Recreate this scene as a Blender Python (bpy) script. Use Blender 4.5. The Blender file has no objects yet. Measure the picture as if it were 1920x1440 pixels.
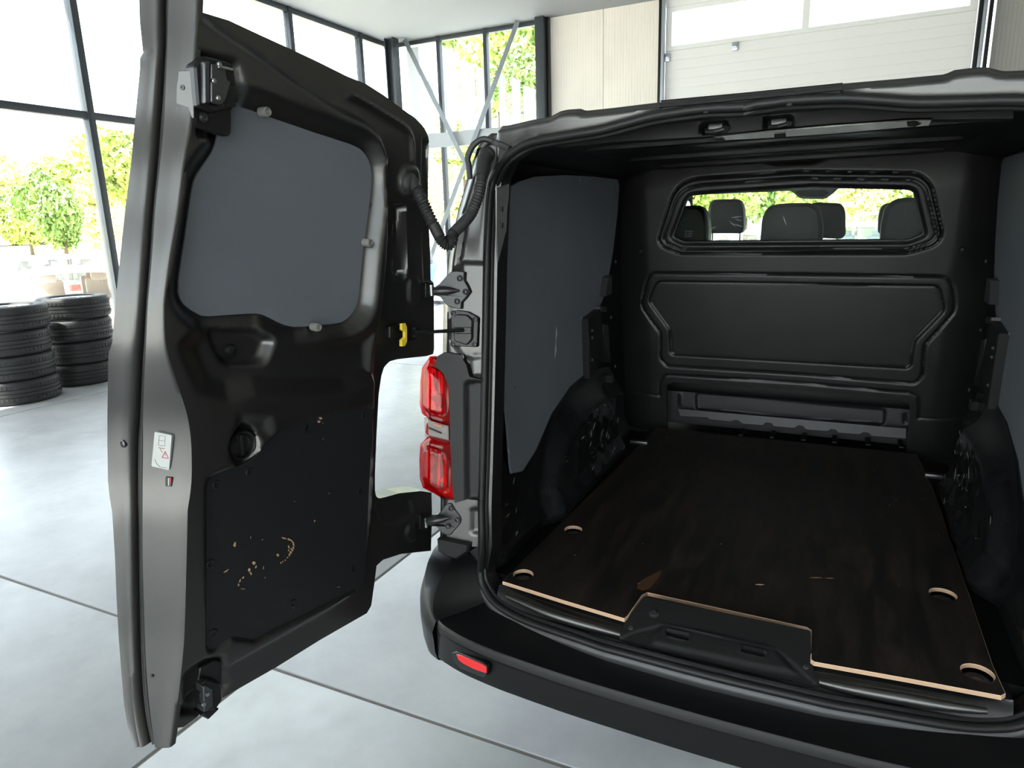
import bpy, bmesh, math, random
import numpy as np
from mathutils import Vector, Matrix
from mathutils.geometry import tessellate_polygon

# ------------------------------------------------------------------ camera
ZF = 0.58                      # height of the load floor above the hall floor
FPX = 1275.0                   # focal length in pixels of the 1920x1440 frame
CAM = np.array([.2335, -1.683, 1.081 + ZF])
YAW, PITCH, ROLL = math.radians(-25.977), math.radians(13.365), math.radians(-1.679)


def cam_axes():
    cy, sy, cp, sp = math.cos(YAW), math.sin(YAW), math.cos(PITCH), math.sin(PITCH)
    f = np.array([sy * cp, cy * cp, -sp]); r = np.array([cy, -sy, 0.]); u = np.cross(r, f)
    cr, sr = math.cos(ROLL), math.sin(ROLL)
    return np.array([cr * r + sr * u, -sr * r + cr * u, f])


MC = cam_axes()
scene = bpy.context.scene
COL = scene.collection
cd = bpy.data.cameras.new('camera'); cam = bpy.data.objects.new('camera', cd); COL.objects.link(cam)
cd.sensor_fit = 'HORIZONTAL'; cd.sensor_width = 36.0; cd.lens = 36.0 * FPX / 1920.0
cd.clip_start = .05; cd.clip_end = 400
R_, U_, F_ = MC
cam.matrix_world = Matrix(((R_[0], U_[0], -F_[0], CAM[0]), (R_[1], U_[1], -F_[1], CAM[1]),
                    (R_[2], U_[2], -F_[2], CAM[2]), (0, 0, 0, 1)))
scene.camera = cam

# ------------------------------------------------------------------ light
world = bpy.data.worlds.new('world'); scene.world = world; world.use_nodes = True
wn = world.node_tree.nodes; wl = world.node_tree.links; wn.clear()
wo = wn.new('ShaderNodeOutputWorld'); wb = wn.new('ShaderNodeBackground')
sky = wn.new('ShaderNodeTexSky'); sky.sky_type = 'NISHITA'; sky.sun_disc = False
sky.sun_elevation = math.radians(54); sky.sun_rotation = math.radians(195); sky.dust_density = 3.0; sky.air_density = 1.0
mixw = wn.new('ShaderNodeMix'); mixw.data_type = 'RGBA'; mixw.inputs[0].default_value = .62
mixw.inputs[7].default_value = (.94, .97, 1.0, 1)
sc_ = wn.new('ShaderNodeVectorMath'); sc_.operation = 'SCALE'; sc_.inputs['Scale'].default_value = .10
wl.new(sky.outputs[0], sc_.inputs[0]); wl.new(sc_.outputs[0], mixw.inputs[6])
wl.new(mixw.outputs[2], wb.inputs[0]); wb.inputs[1].default_value = 5.0; wl.new(wb.outputs[0], wo.inputs[0])
sd_ = bpy.data.lights.new('sun', 'SUN'); sun = bpy.data.objects.new('sun', sd_); COL.objects.link(sun)
sd_.energy = 26.0; sd_.angle = .01; sd_.color = (1, .96, .88)
sun.rotation_euler = Vector((.30, .72, -1.10)).to_track_quat('-Z', 'Y').to_euler()
scene.view_settings.view_transform = 'Standard'; scene.view_settings.look = 'None'
scene.view_settings.gamma = 1.0; scene.view_settings.use_curve_mapping = False
scene.view_settings.exposure = 0.85
scene.cycles.max_bounces = 10; scene.cycles.diffuse_bounces = 5; scene.cycles.transparent_max_bounces = 24
scene.cycles.caustics_reflective = False; scene.cycles.caustics_refractive = False

rng = random.Random(7)
nrng = np.random.default_rng(7)


# ------------------------------------------------------------------ pixel helpers
def ray(x, y):
    return MC.T @ np.array([(x - 960) / FPX, (720 - y) / FPX, 1.])


def hit(x, y, ax, val):
    d = ray(x, y); return CAM + (val - CAM[ax]) / d[ax] * d


class Frame:
    """A plane in the scene, with a possible shape of its own (base) above that plane."""
    def __init__(s, o, eu, ev, base=None):
        s.o = np.array(o, float); s.eu = np.array(eu, float) / np.linalg.norm(eu); s.ev = np.array(ev, float) / np.linalg.norm(ev)
        s.en = np.cross(s.eu, s.ev); s.flip = False; s.base = base
        if s.en @ (CAM - s.o) < 0: s.en = -s.en; s.flip = True

    def uv(s, x, y, w=0.):
        d = ray(x, y); hgt = w
        for _ in range(8 if s.base else 1):
            t = (hgt - s.en @ (CAM - s.o)) / (s.en @ d); p = CAM + t * d - s.o
            u, v = p @ s.eu, p @ s.ev
            if s.base: hgt = w + float(s.base(np.array([[u, v]]))[0])
        return (u, v)

    def poly(s, pts, w=0.): return np.array([s.uv(x, y, w) for x, y in pts])

    def pts(s, P, w):
        P = np.asarray(P, float).reshape(-1, 2); w = np.broadcast_to(np.asarray(w, float), (len(P),))
        if s.base: w = w + s.base(P)
        return s.o + P[:, :1] * s.eu + P[:, 1:] * s.ev + w[:, None] * s.en

    def pt(s, u, v, w=0.): return s.pts([(u, v)], w)[0]

    def px(s, x, y, w=0.): return s.pt(*s.uv(x, y, w), w)


def smooth(pts, closed=False, n=5):
    P = np.array(pts, float); N = len(P); out = []
    for i in range(N if closed else N - 1):
        if closed: a, b, c, d = P[(i - 1) % N], P[i], P[(i + 1) % N], P[(i + 2) % N]
        else: a, b, c, d = P[max(i - 1, 0)], P[i], P[i + 1], P[min(i + 2, N - 1)]
        for k in range(n):
            t = k / n
            out.append(.5 * ((2 * b) + (-a + c) * t + (2 * a - 5 * b + 4 * c - d) * t * t + (-a + 3 * b - 3 * c + d) * t ** 3))
    if not closed: out.append(P[-1])
    return np.array(out)


def round_poly(pts, r, n=5):
    """Round the corners of a polygon by radius-like distance r (number or list)."""
    P = np.array(pts, float); N = len(P); out = []
    for i in range(N):
        ri = r[i] if isinstance(r, (list, tuple)) else r
        a, b, c = P[i - 1], P[i], P[(i + 1) % N]
        l1, l2 = np.linalg.norm(a - b), np.linalg.norm(c - b); q = min(ri, l1 * .48, l2 * .48)
        if q < 1e-6: out.append(b); continue
        s, e = b + (a - b) / l1 * q, b + (c - b) / l2 * q
        for k in range(n + 1):
            t = k / n; out.append((1 - t) ** 2 * s + 2 * t * (1 - t) * b + t * t * e)
    return np.array(out)


def seg_dist(P, A, B):
    d = B - A; L = (d * d).sum() + 1e-18
    t = np.clip(((P - A) @ d) / L, 0, 1)
    return np.linalg.norm(P - A - t[:, None] * d, axis=1)


def sdf(P, poly):
    poly = np.asarray(poly, float); D = np.full(len(P), 1e9); ins = np.zeros(len(P), bool)
    for i in range(len(poly)):
        A, B = poly[i - 1], poly[i]
        D = np.minimum(D, seg_dist(P, A, B))
        if abs(B[1] - A[1]) > 1e-15:
            cond = ((A[1] > P[:, 1]) != (B[1] > P[:, 1]))
            xi = (B[0] - A[0]) * (P[:, 1] - A[1]) / (B[1] - A[1]) + A[0]
            ins ^= cond & (P[:, 0] < xi)
    return np.where(ins, -D, D)


def ldist(P, line):
    line = np.asarray(line, float); D = np.full(len(P), 1e9)
    for i in range(len(line) - 1): D = np.minimum(D, seg_dist(P, line[i], line[i + 1]))
    return D


def sst(x): x = np.clip(x, 0, 1); return x * x * (3 - 2 * x)


def inside(P, poly, soft): return sst(.5 - sdf(P, poly) / soft)      # 1 inside, 0 outside, soft edge on the outline


def groove(P, line, wd): d = ldist(P, line); return np.exp(-(d / wd) ** 2)


def ring(P, poly, wd): return np.exp(-(sdf(P, poly) / wd) ** 2)


def mirror_u(P): P = np.array(P, float).copy(); P[:, 0] *= -1; return P[::-1]


def offset_poly(P, d):
    P = np.asarray(P, float); N = len(P)
    area = .5 * np.sum(P[:, 0] * np.roll(P[:, 1], -1) - np.roll(P[:, 0], -1) * P[:, 1]); sg = 1 if area > 0 else -1
    out = []
    for i in range(N):
        a, b, c = P[i - 1], P[i], P[(i + 1) % N]
        e1 = (b - a) / (np.linalg.norm(b - a) + 1e-12); e2 = (c - b) / (np.linalg.norm(c - b) + 1e-12)
        n1 = np.array([-e1[1], e1[0]]) * sg; n2 = np.array([-e2[1], e2[0]]) * sg
        m = n1 + n2; L = np.linalg.norm(m)
        m = m / L if L > 1e-6 else n1
        k = 1 / max(.45, m @ n1)
        out.append(b + m * d * k)
    return np.array(out)


# ------------------------------------------------------------------ object helpers
WO = {}


def tag(o, label=None, cat=None, group=None, kind=None):
    if label: o['label'] = label
    if cat: o['category'] = cat
    if group: o['group'] = group
    if kind: o['kind'] = kind
    return o


def empty(name, loc, label=None, cat=None, group=None, kind=None, parent=None):
    o = bpy.data.objects.new(name, None); COL.objects.link(o); o.empty_display_size = .1
    WO[o.name] = np.array(loc, float)
    if parent: o.parent = parent; o.location = WO[o.name] - WO[parent.name]
    else: o.location = loc
    return tag(o, label, cat, group, kind)


def make(name, V, Fc, mat, parent=None, midx=None, sharp=40, label=None, **kw):
    V = np.asarray(V, float); lo, hi = V.min(0), V.max(0)
    org = np.array([(lo[0] + hi[0]) / 2, (lo[1] + hi[1]) / 2, lo[2]])
    me = bpy.data.meshes.new(name); me.from_pydata((V - org).tolist(), [], [list(map(int, f)) for f in Fc])
    mats = mat if isinstance(mat, (list, tuple)) else [mat]
    for m in mats: me.materials.append(M[m])
    if midx is not None: me.polygons.foreach_set('material_index', list(map(int, midx)))
    if sharp is None: me.shade_flat()
    else: me.shade_smooth(); me.set_sharp_from_angle(angle=math.radians(sharp))
    me.update()
    o = bpy.data.objects.new(name, me); COL.objects.link(o); WO[o.name] = org
    if parent: o.parent = parent; o.location = org - WO[parent.name]
    else: o.location = org
    tag(o, label, **kw)
    return o


class MB:
    def __init__(s): s.v = []; s.f = []; s.m = []

    def add(s, V, Fc, mi=0):
        n = len(s.v); s.v.extend(np.asarray(V, float).tolist())
        for f in Fc: s.f.append([i + n for i in f]); s.m.append(mi)

    def box(s, c, size, ax=None, mi=0, bev=0.):
        c = np.array(c, float); h = np.array(size, float) / 2
        A = np.eye(3) if ax is None else np.array(ax, float)
        if bev <= 0:
            K = np.array([(x, y, z) for x in (-1, 1) for y in (-1, 1) for z in (-1, 1)], float) * h
            Fc = [(0, 1, 3, 2), (4, 6, 7, 5), (0, 4, 5, 1), (2, 3, 7, 6), (0, 2, 6, 4), (1, 5, 7, 3)]
            s.add(c + K @ A, Fc, mi); return
        bev = min(bev, h.min() * .9)
        bm = bmesh.new(); bmesh.ops.create_cube(bm, size=1)
        for v in bm.verts: v.co = Vector((v.co.x * 2 * h[0], v.co.y * 2 * h[1], v.co.z * 2 * h[2]))
        bmesh.ops.bevel(bm, geom=bm.edges[:], offset=bev, segments=2, affect='EDGES', profile=.6)
        bm.verts.index_update()
        V = np.array([v.co[:] for v in bm.verts]); Fc = [[v.index for v in f.verts] for f in bm.faces]; bm.free()
        s.add(c + V @ A, Fc, mi)

    def lathe(s, c, axis, prof, n=20, mi=0, cap0=True, cap1=True):
        axis = np.array(axis, float); axis /= np.linalg.norm(axis)
        t = np.array([1., 0, 0]) if abs(axis[0]) < .8 else np.array([0, 1., 0])
        e1 = np.cross(axis, t); e1 /= np.linalg.norm(e1); e2 = np.cross(axis, e1)
        a = np.arange(n) * 2 * math.pi / n; D = np.cos(a)[:, None] * e1 + np.sin(a)[:, None] * e2
        V = np.concatenate([np.array(c) + r * D + h * axis for r, h in prof]); Fc = []
        for j in range(len(prof) - 1):
            for i in range(n):
                k = (i + 1) % n; Fc.append((j * n + i, j * n + k, (j + 1) * n + k, (j + 1) * n + i))
        if cap0: Fc.append(tuple(range(n))[::-1])
        if cap1: Fc.append(tuple((len(prof) - 1) * n + i for i in range(n)))
        s.add(V, Fc, mi)

    def cyl(s, a, b, r, r2=None, n=12, mi=0):
        a, b = np.array(a, float), np.array(b, float); L = np.linalg.norm(b - a)
        s.lathe(a, b - a, [(r, 0), (r if r2 is None else r2, L)], n, mi)

    def grid(s, G, mi=0, closed=False):
        G = np.asarray(G, float); a, b = G.shape[:2]; Fc = []
        for i in range(a - 1):
            for j in range(b if closed else b - 1):
                k = (j + 1) % b; Fc.append((i * b + j, i * b + k, (i + 1) * b + k, (i + 1) * b + j))
        s.add(G.reshape(-1, 3), Fc, mi)

    def build(s, name, mat, parent=None, **kw):
        return make(name, s.v, s.f, mat, parent, s.m, **kw)


def relief(name, fr, outline, hf, res, mat, parent, holes=(), thick=.012, sharp=50, **kw):
    o = np.asarray(outline, float); lo, hi = o.min(0) - res, o.max(0) + res
    us = np.arange(lo[0], hi[0] + res, res); vs = np.arange(lo[1], hi[1] + res, res)
    Ug, Vg = np.meshgrid(us, vs, indexing='ij'); nu, nv = Ug.shape; P = np.stack([Ug.ravel(), Vg.ravel()], 1)

    def sd(Q):
        s = sdf(Q, o)
        for h in holes: s = np.maximum(s, -sdf(Q, h))
        return s
    S = sd(P); near = (S > 0) & (S < res * 1.6)
    idx = np.where(near)[0]; Q = P[idx]; e = res * .02
    for _ in range(2):
        s0 = sd(Q); g = np.stack([(sd(Q + [e, 0]) - s0) / e, (sd(Q + [0, e]) - s0) / e], 1)
        g /= np.linalg.norm(g, axis=1)[:, None] + 1e-9; Q = Q - s0[:, None] * g
    P[idx] = Q
    inn = (S <= 0).reshape(nu, nv); ok = (S < res * 1.6).reshape(nu, nv)
    a, b = inn[:-1, :-1], inn[1:, :-1]; c, d = inn[1:, 1:], inn[:-1, 1:]
    keep = (a | b | c | d) & ok[:-1, :-1] & ok[1:, :-1] & ok[1:, 1:] & ok[:-1, 1:]
    I, J = np.where(keep); q = np.stack([I * nv + J, (I + 1) * nv + J, (I + 1) * nv + J + 1, I * nv + J + 1], 1)
    used = np.unique(q); mp = -np.ones(len(P), int); mp[used] = np.arange(len(used)); q = mp[q]; P = P[used]
    h = hf(P) if callable(hf) else np.full(len(P), float(hf))
    V = fr.pts(P, h)
    if fr.flip: q = q[:, ::-1]
    Fc = [list(x) for x in q]
    if thick > 0:
        E = {}
        for f in q:
            for i in range(4):
                E.setdefault((min(f[i], f[(i + 1) % 4]), max(f[i], f[(i + 1) % 4])), []).append((f[i], f[(i + 1) % 4]))
        B = [x[0] for x in E.values() if len(x) == 1]
        bv = sorted({i for e_ in B for i in e_}); bm_ = {v: len(V) + k for k, v in enumerate(bv)}
        V = np.concatenate([V, fr.pts(P[bv], h[bv] - thick)])
        Fc += [[j, i, bm_[i], bm_[j]] for i, j in B]
    return make(name, V, Fc, mat, parent, sharp=sharp, **kw)


def slab(name, fr, outline, w0, w1, mat, parent, holes=(), bev=0., edge=None, back=True, **kw):
    """Flat piece cut to an outline: front at w1, back at w0, chamfered rim, optional second material on the rim."""
    loops = [np.asarray(outline, float)] + [np.asarray(h, float) for h in holes]
    V = []; Fc = []; mi = []; em = 1 if edge else 0
    tops = []; n0 = 0
    for k, L in enumerate(loops):
        ar = .5 * np.sum(L[:, 0] * np.roll(L[:, 1], -1) - np.roll(L[:, 0], -1) * L[:, 1])
        if (ar < 0) != (k > 0): L = L[::-1]; loops[k] = L
        ins = offset_poly(L, bev if k == 0 else -bev) if bev else L
        rows = [fr.pts(L, w0), fr.pts(L, w1 - bev)] + ([fr.pts(ins, w1)] if bev else [])
        N = len(L)
        for r_ in rows: V.extend(r_.tolist())
        for r_ in range(len(rows) - 1):
            for i in range(N):
                j = (i + 1) % N; f = [n0 + r_ * N + i, n0 + r_ * N + j, n0 + (r_ + 1) * N + j, n0 + (r_ + 1) * N + i]
                Fc.append(f[::-1] if fr.flip else f); mi.append(em)
        tops.append((n0, n0 + (len(rows) - 1) * N, N, ins)); n0 += len(rows) * N
    tri = tessellate_polygon([[Vector((x, y, 0)) for x, y in t[3]] for t in tops])
    mt = np.concatenate([np.arange(t[1], t[1] + t[2]) for t in tops]); mb = np.concatenate([np.arange(t[0], t[0] + t[2]) for t in tops])
    flat = np.concatenate([t[3] for t in tops])
    for t in tri:
        a, b, c = flat[t[0]], flat[t[1]], flat[t[2]]
        ccw = (b[0] - a[0]) * (c[1] - a[1]) - (b[1] - a[1]) * (c[0] - a[0]) > 0
        t = t if ccw != fr.flip else t[::-1]
        Fc.append([mt[i] for i in t]); mi.append(0)
        if back: Fc.append([mb[i] for i in t[::-1]]); mi.append(em)
    return make(name, V, Fc, [mat, edge] if edge else mat, parent, mi, sharp=30, **kw)


def tube_mesh(mb, pts, r, n=10, closed=False, mi=0, squash=None):
    P = np.array(pts, float); N = len(P); rr = np.broadcast_to(np.asarray(r, float), (N,))
    T = np.roll(P, -1, 0) - np.roll(P, 1, 0)
    if not closed: T[0] = P[1] - P[0]; T[-1] = P[-1] - P[-2]
    T /= np.linalg.norm(T, axis=1)[:, None] + 1e-12
    t = np.array([0, 0, 1.]) if abs(T[0][2]) < .8 else np.array([1., 0, 0])
    e = np.cross(T[0], t); e /= np.linalg.norm(e); G = []
    a = np.arange(n) * 2 * math.pi / n
    for i in range(N):
        e = e - (e @ T[i]) * T[i]; e /= np.linalg.norm(e); b = np.cross(T[i], e)
        G.append(P[i] + rr[i] * (np.cos(a)[:, None] * e + np.sin(a)[:, None] * b))
    if closed: G.append(G[0])
    mb.grid(np.array(G), mi, closed=True)
    if not closed:
        k = len(mb.v) - N * n; mb.f += [[k + i for i in range(n)][::-1], [k + (N - 1) * n + i for i in range(n)]]; mb.m += [mi, mi]


def tube(name, pts, r, mat, parent, n=10, closed=False, **kw):
    mb = MB(); tube_mesh(mb, pts, r, n, closed); return mb.build(name, mat, parent, **kw)


def screw(mb, p, nrm, r, h=.4, mi=0):
    nrm = np.array(nrm, float); nrm /= np.linalg.norm(nrm)
    mb.lathe(np.array(p) - nrm * .002, nrm, [(r * 1.25, 0), (r * 1.25, .003), (r * .9, .0035), (r * .8, .002 + r * h), (r * .45, .002 + r * h), (r * .4, .001 + r * .3)], 14, mi)


def copy_tree(o, parent=None):
    c = o.copy(); COL.objects.link(c)
    if parent: c.parent = parent
    for ch in [x for x in bpy.data.objects if x.parent == o]: copy_tree(ch, c)
    return c


# ------------------------------------------------------------------ materials
M = {}


def mat(name, col, rough=.5, metal=0., bump=0., bscale=200., var=0., vscale=4., coat=0., spec=.5, var_col=None, detail=3.):
    m = bpy.data.materials.new(name); m.use_nodes = True; nt = m.node_tree; b = nt.nodes['Principled BSDF']
    b.inputs['Base Color'].default_value = (*col, 1); b.inputs['Roughness'].default_value = rough
    b.inputs['Metallic'].default_value = metal; b.inputs['Coat Weight'].default_value = coat; b.inputs['Specular IOR Level'].default_value = spec
    tc = nt.nodes.new('ShaderNodeTexCoord')
    if bump:
        n = nt.nodes.new('ShaderNodeTexNoise'); n.inputs['Scale'].default_value = bscale; n.inputs['Detail'].default_value = 3
        bp = nt.nodes.new('ShaderNodeBump'); bp.inputs['Strength'].default_value = bump; bp.inputs['Distance'].default_value = .01
        nt.links.new(tc.outputs['Object'], n.inputs['Vector']); nt.links.new(n.outputs[0], bp.inputs['Height']); nt.links.new(bp.outputs[0], b.inputs['Normal'])
    if var:
        n = nt.nodes.new('ShaderNodeTexNoise'); n.inputs['Scale'].default_value = vscale; n.inputs['Detail'].default_value = detail
        r = nt.nodes.new('ShaderNodeValToRGB'); r.color_ramp.elements[0].position = .35; r.color_ramp.elements[1].position = .7
        c2 = var_col or tuple(min(1, c * (1 + var)) for c in col); c1 = col if var_col else tuple(c * (1 - var) for c in col)
        r.color_ramp.elements[0].color = (*c1, 1); r.color_ramp.elements[1].color = (*c2, 1)
        nt.links.new(tc.outputs['Object'], n.inputs['Vector']); nt.links.new(n.outputs[0], r.inputs[0]); nt.links.new(r.outputs[0], b.inputs['Base Color'])
    M[name] = m; return m


def thin_glass(name, tint=(1, 1, 1), gloss=.06, rough=0., graze=.75):
    m = bpy.data.materials.new(name); m.use_nodes = True; nt = m.node_tree; nt.nodes.clear()
    o = nt.nodes.new('ShaderNodeOutputMaterial'); t = nt.nodes.new('ShaderNodeBsdfTransparent'); g = nt.nodes.new('ShaderNodeBsdfGlossy')
    mx = nt.nodes.new('ShaderNodeMixShader'); t.inputs[0].default_value = (*tint, 1); g.inputs['Roughness'].default_value = rough
    lw = nt.nodes.new('ShaderNodeLayerWeight'); lw.inputs['Blend'].default_value = .5
    pw = nt.nodes.new('ShaderNodeMath'); pw.operation = 'POWER'; pw.inputs[1].default_value = 4.0
    ma = nt.nodes.new('ShaderNodeMath'); ma.operation = 'MULTIPLY_ADD'; ma.inputs[1].default_value = graze; ma.inputs[2].default_value = gloss
    nt.links.new(lw.outputs['Facing'], pw.inputs[0]); nt.links.new(pw.outputs[0], ma.inputs[0])
    nt.links.new(ma.outputs[0], mx.inputs[0]); nt.links.new(t.outputs[0], mx.inputs[1]); nt.links.new(g.outputs[0], mx.inputs[2])
    nt.links.new(mx.outputs[0], o.inputs[0]); M[name] = m; return m


mat('paint', (.086, .084, .082), .31, .9, bump=.02, bscale=900)
mat('paint_flat', (.05, .05, .052), .42, .5)
mat('lining_grey', (.130, .141, .162), .55, bump=.05, bscale=350, var=.06, vscale=3)
mat('board_dark', (.010, .0105, .012), .5, spec=.35, bump=.08, bscale=500)
mat('scuff', (.55, .33, .18), .8)
mat('black_plastic', (.009, .0092, .0095), .46, bump=.04, bscale=600, spec=.3)
mat('black_satin', (.007, .007, .0073), .32, spec=.35)
mat('bumper_plastic', (.0075, .0078, .0082), .36, bump=.02, bscale=900, spec=.2)
mat('rubber', (.008, .008, .0083), .46, spec=.3)
mat('hose_rubber', (.022, .022, .022), .55)
mat('buffer_grey', (.22, .215, .2), .6)
mat('steel', (.42, .43, .42), .32, 1.0)
mat('dark_steel', (.10, .10, .105), .38, .9)
mat('hinge_steel', (.055, .055, .056), .36, .8)
mat('brace_steel', (.16, .18, .20), .45, .3)
mat('sill_black', (.010, .010, .0105), .25)
mat('beam_grey', (.34, .36, .38), .5)
mat('worn_brown', (.075, .034, .014), .6)
mat('bright_metal', (.55, .54, .50), .25, 1.0, var=.2, vscale=14)
mat('white_label', (.40, .405, .395), .6, spec=.2)
mat('print_red', (.34, .03, .04), .6, spec=.2)
mat('print_grey', (.06, .06, .06), .6, spec=.2)
mat('print_faint', (.20, .21, .20), .6, spec=.2)
mat('yellow_clip', (.78, .56, .05), .4)
mat('red_reflector', (.62, .006, .01), .3)
mat('silver_trim', (.6, .6, .6), .2, 1.0)
mat('bowl', (.42, .40, .40), .3, .7)
mat('lamp_bucket', (.30, .04, .04), .3, .3)
mat('amber', (.75, .25, .12), .3)
mat('bulkhead', (.0095, .0097, .010), .40, spec=.4, bump=.05, bscale=500, var=.25, vscale=7)
mat('inner_metal', (.005, .005, .0053), .45, spec=.25)
mat('pan_metal', (.045, .046, .048), .36, .5)
mat('foil_black', (.008, .008, .0085), .2, bump=.35, bscale=16, var=.3, vscale=30)
mat('scratch', (.42, .42, .41), .6)
mat('cloth_black', (.006, .0062, .007), .85, bump=.1, bscale=900)
mat('leather_black', (.006, .0062, .007), .5, bump=.05, bscale=300, spec=.25)
mat('headliner', (.30, .32, .31), .9)
mat('tyre', (.014, .0145, .015), .62, bump=.2, bscale=160)
mat('alloy', (.72, .73, .75), .28, .9)
mat('panel_white', (.74, .685, .62), .5, var=.03, vscale=2)
mat('panel_grey', (.30, .29, .27), .55)
mat('door_white', (.74, .73, .71), .45)
mat('frame_dark', (.035, .042, .05), .4, .2)
mat('galv', (.42, .45, .48), .35, .8)
mat('vinyl_white', (.85, .87, .9), .6)
mat('ceiling_white', (.30, .31, .32), .8)
mat('sealant', (.22, .20, .185), .85)
mat('asphalt', (.42, .42, .41), .9, var=.15, vscale=.8)
mat('dry_grass', (.55, .52, .34), .9, var=.2, vscale=.6)
mat('rail_dark', (.022, .0225, .0235), .45, .3)
mat('leaf_a', (.40, .50, .12), .6, var=.35, vscale=1.3)
mat('leaf_b', (.22, .34, .08), .6, var=.35, vscale=1.3)
mat('leaf_c', (.66, .66, .26), .6, var=.3, vscale=1.3)
mat('bark', (.12, .09, .06), .9)
mat('car_white', (.75, .73, .72), .25, coat=.6)
mat('car_rose', (.55, .45, .42), .28, coat=.6)
mat('car_blue', (.05, .14, .36), .25, coat=.6)
mat('car_sky', (.42, .58, .72), .25, coat=.6)
mat('car_silver', (.5, .52, .56), .25, .5, coat=.6)
mat('car_black', (.02, .02, .022), .4)
mat('lamp_red', (.5, .02, .02), .25)
mat('car_glass_dark', (.06, .08, .09), .08)
thin_glass('glass', (.94, .97, .96), .055)
thin_glass('glass_cab', (.80, .86, .82), .05)
thin_glass('glass_bulk', (.86, .90, .87), .012, 0., .3)
thin_glass('lens_red', (.82, .012, .03), .035, .04, .22)
thin_glass('lens_clear', (.92, .90, .90), .06, .02)


def ply_materials():
    # film-faced top: nearly black brown, worn in streaks
    m = bpy.data.materials.new('ply_face'); m.use_nodes = True; nt = m.node_tree; b = nt.nodes['Principled BSDF']
    tc = nt.nodes.new('ShaderNodeTexCoord'); mp = nt.nodes.new('ShaderNodeMapping'); mp.inputs['Scale'].default_value = (9, 1.6, 1)
    mp.inputs['Rotation'].default_value = (0, 0, .5)
    n = nt.nodes.new('ShaderNodeTexNoise'); n.inputs['Scale'].default_value = 2.2; n.inputs['Detail'].default_value = 9; n.inputs['Roughness'].default_value = .72
    r = nt.nodes.new('ShaderNodeValToRGB'); r.color_ramp.elements[0].position = .44; r.color_ramp.elements[1].position = .78
    r.color_ramp.elements[0].color = (.0060, .0048, .0041, 1); r.color_ramp.elements[1].color = (.046, .031, .021, 1)
    n2 = nt.nodes.new('ShaderNodeTexNoise'); n2.inputs['Scale'].default_value = 260
    bp = nt.nodes.new('ShaderNodeBump'); bp.inputs['Strength'].default_value = .12; bp.inputs['Distance'].default_value = .004
    for a, c in ((tc.outputs['Object'], mp.inputs[0]), (mp.outputs[0], n.inputs['Vector']), (n.outputs[0], r.inputs[0]), (r.outputs[0], b.inputs['Base Color']),
                 (tc.outputs['Object'], n2.inputs['Vector']), (n2.outputs[0], bp.inputs['Height']), (bp.outputs[0], b.inputs['Normal'])): nt.links.new(a, c)
    b.inputs['Roughness'].default_value = .5; M['ply_face'] = m
    m = bpy.data.materials.new('ply_edge'); m.use_nodes = True; nt = m.node_tree; b = nt.nodes['Principled BSDF']
    tc = nt.nodes.new('ShaderNodeTexCoord'); w = nt.nodes.new('ShaderNodeTexWave'); w.bands_direction = 'Z'
    w.inputs['Scale'].default_value = 110; w.inputs['Distortion'].default_value = .4; w.inputs['Detail'].default_value = 2
    r = nt.nodes.new('ShaderNodeValToRGB'); r.color_ramp.elements[0].color = (.30, .17, .10, 1); r.color_ramp.elements[1].color = (.72, .50, .34, 1)
    for a, c in ((tc.outputs['Object'], w.inputs['Vector']), (w.outputs[0], r.inputs[0]), (r.outputs[0], b.inputs['Base Color'])): nt.links.new(a, c)
    b.inputs['Roughness'].default_value = .8; M['ply_edge'] = m
    # polished concrete
    m = bpy.data.materials.new('concrete'); m.use_nodes = True; nt = m.node_tree; b = nt.nodes['Principled BSDF']
    tc = nt.nodes.new('ShaderNodeTexCoord'); n = nt.nodes.new('ShaderNodeTexNoise'); n.inputs['Scale'].default_value = 1.4; n.inputs['Detail'].default_value = 10; n.inputs['Roughness'].default_value = .65
    r = nt.nodes.new('ShaderNodeValToRGB'); r.color_ramp.elements[0].position = .3; r.color_ramp.elements[1].position = .72
    r.color_ramp.elements[0].color = (.285, .292, .30, 1); r.color_ramp.elements[1].color = (.43, .437, .445, 1)
    n2 = nt.nodes.new('ShaderNodeTexNoise'); n2.inputs['Scale'].default_value = 14; n2.inputs['Detail'].default_value = 6
    r2 = nt.nodes.new('ShaderNodeMapRange'); r2.inputs[3].default_value = .22; r2.inputs[4].default_value = .48
    bp = nt.nodes.new('ShaderNodeBump'); bp.inputs['Strength'].default_value = .06; bp.inputs['Distance'].default_value = .01
    for a, c in ((tc.outputs['Object'], n.inputs['Vector']), (n.outputs[0], r.inputs[0]), (r.outputs[0], b.inputs['Base Color']), (tc.outputs['Object'], n2.inputs['Vector']),
                 (n2.outputs[0], r2.inputs[0]), (r2.outputs[0], b.inputs['Roughness']), (n2.outputs[0], bp.inputs['Height']), (bp.outputs[0], b.inputs['Normal'])): nt.links.new(a, c)
    M['concrete'] = m


ply_materials()

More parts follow.
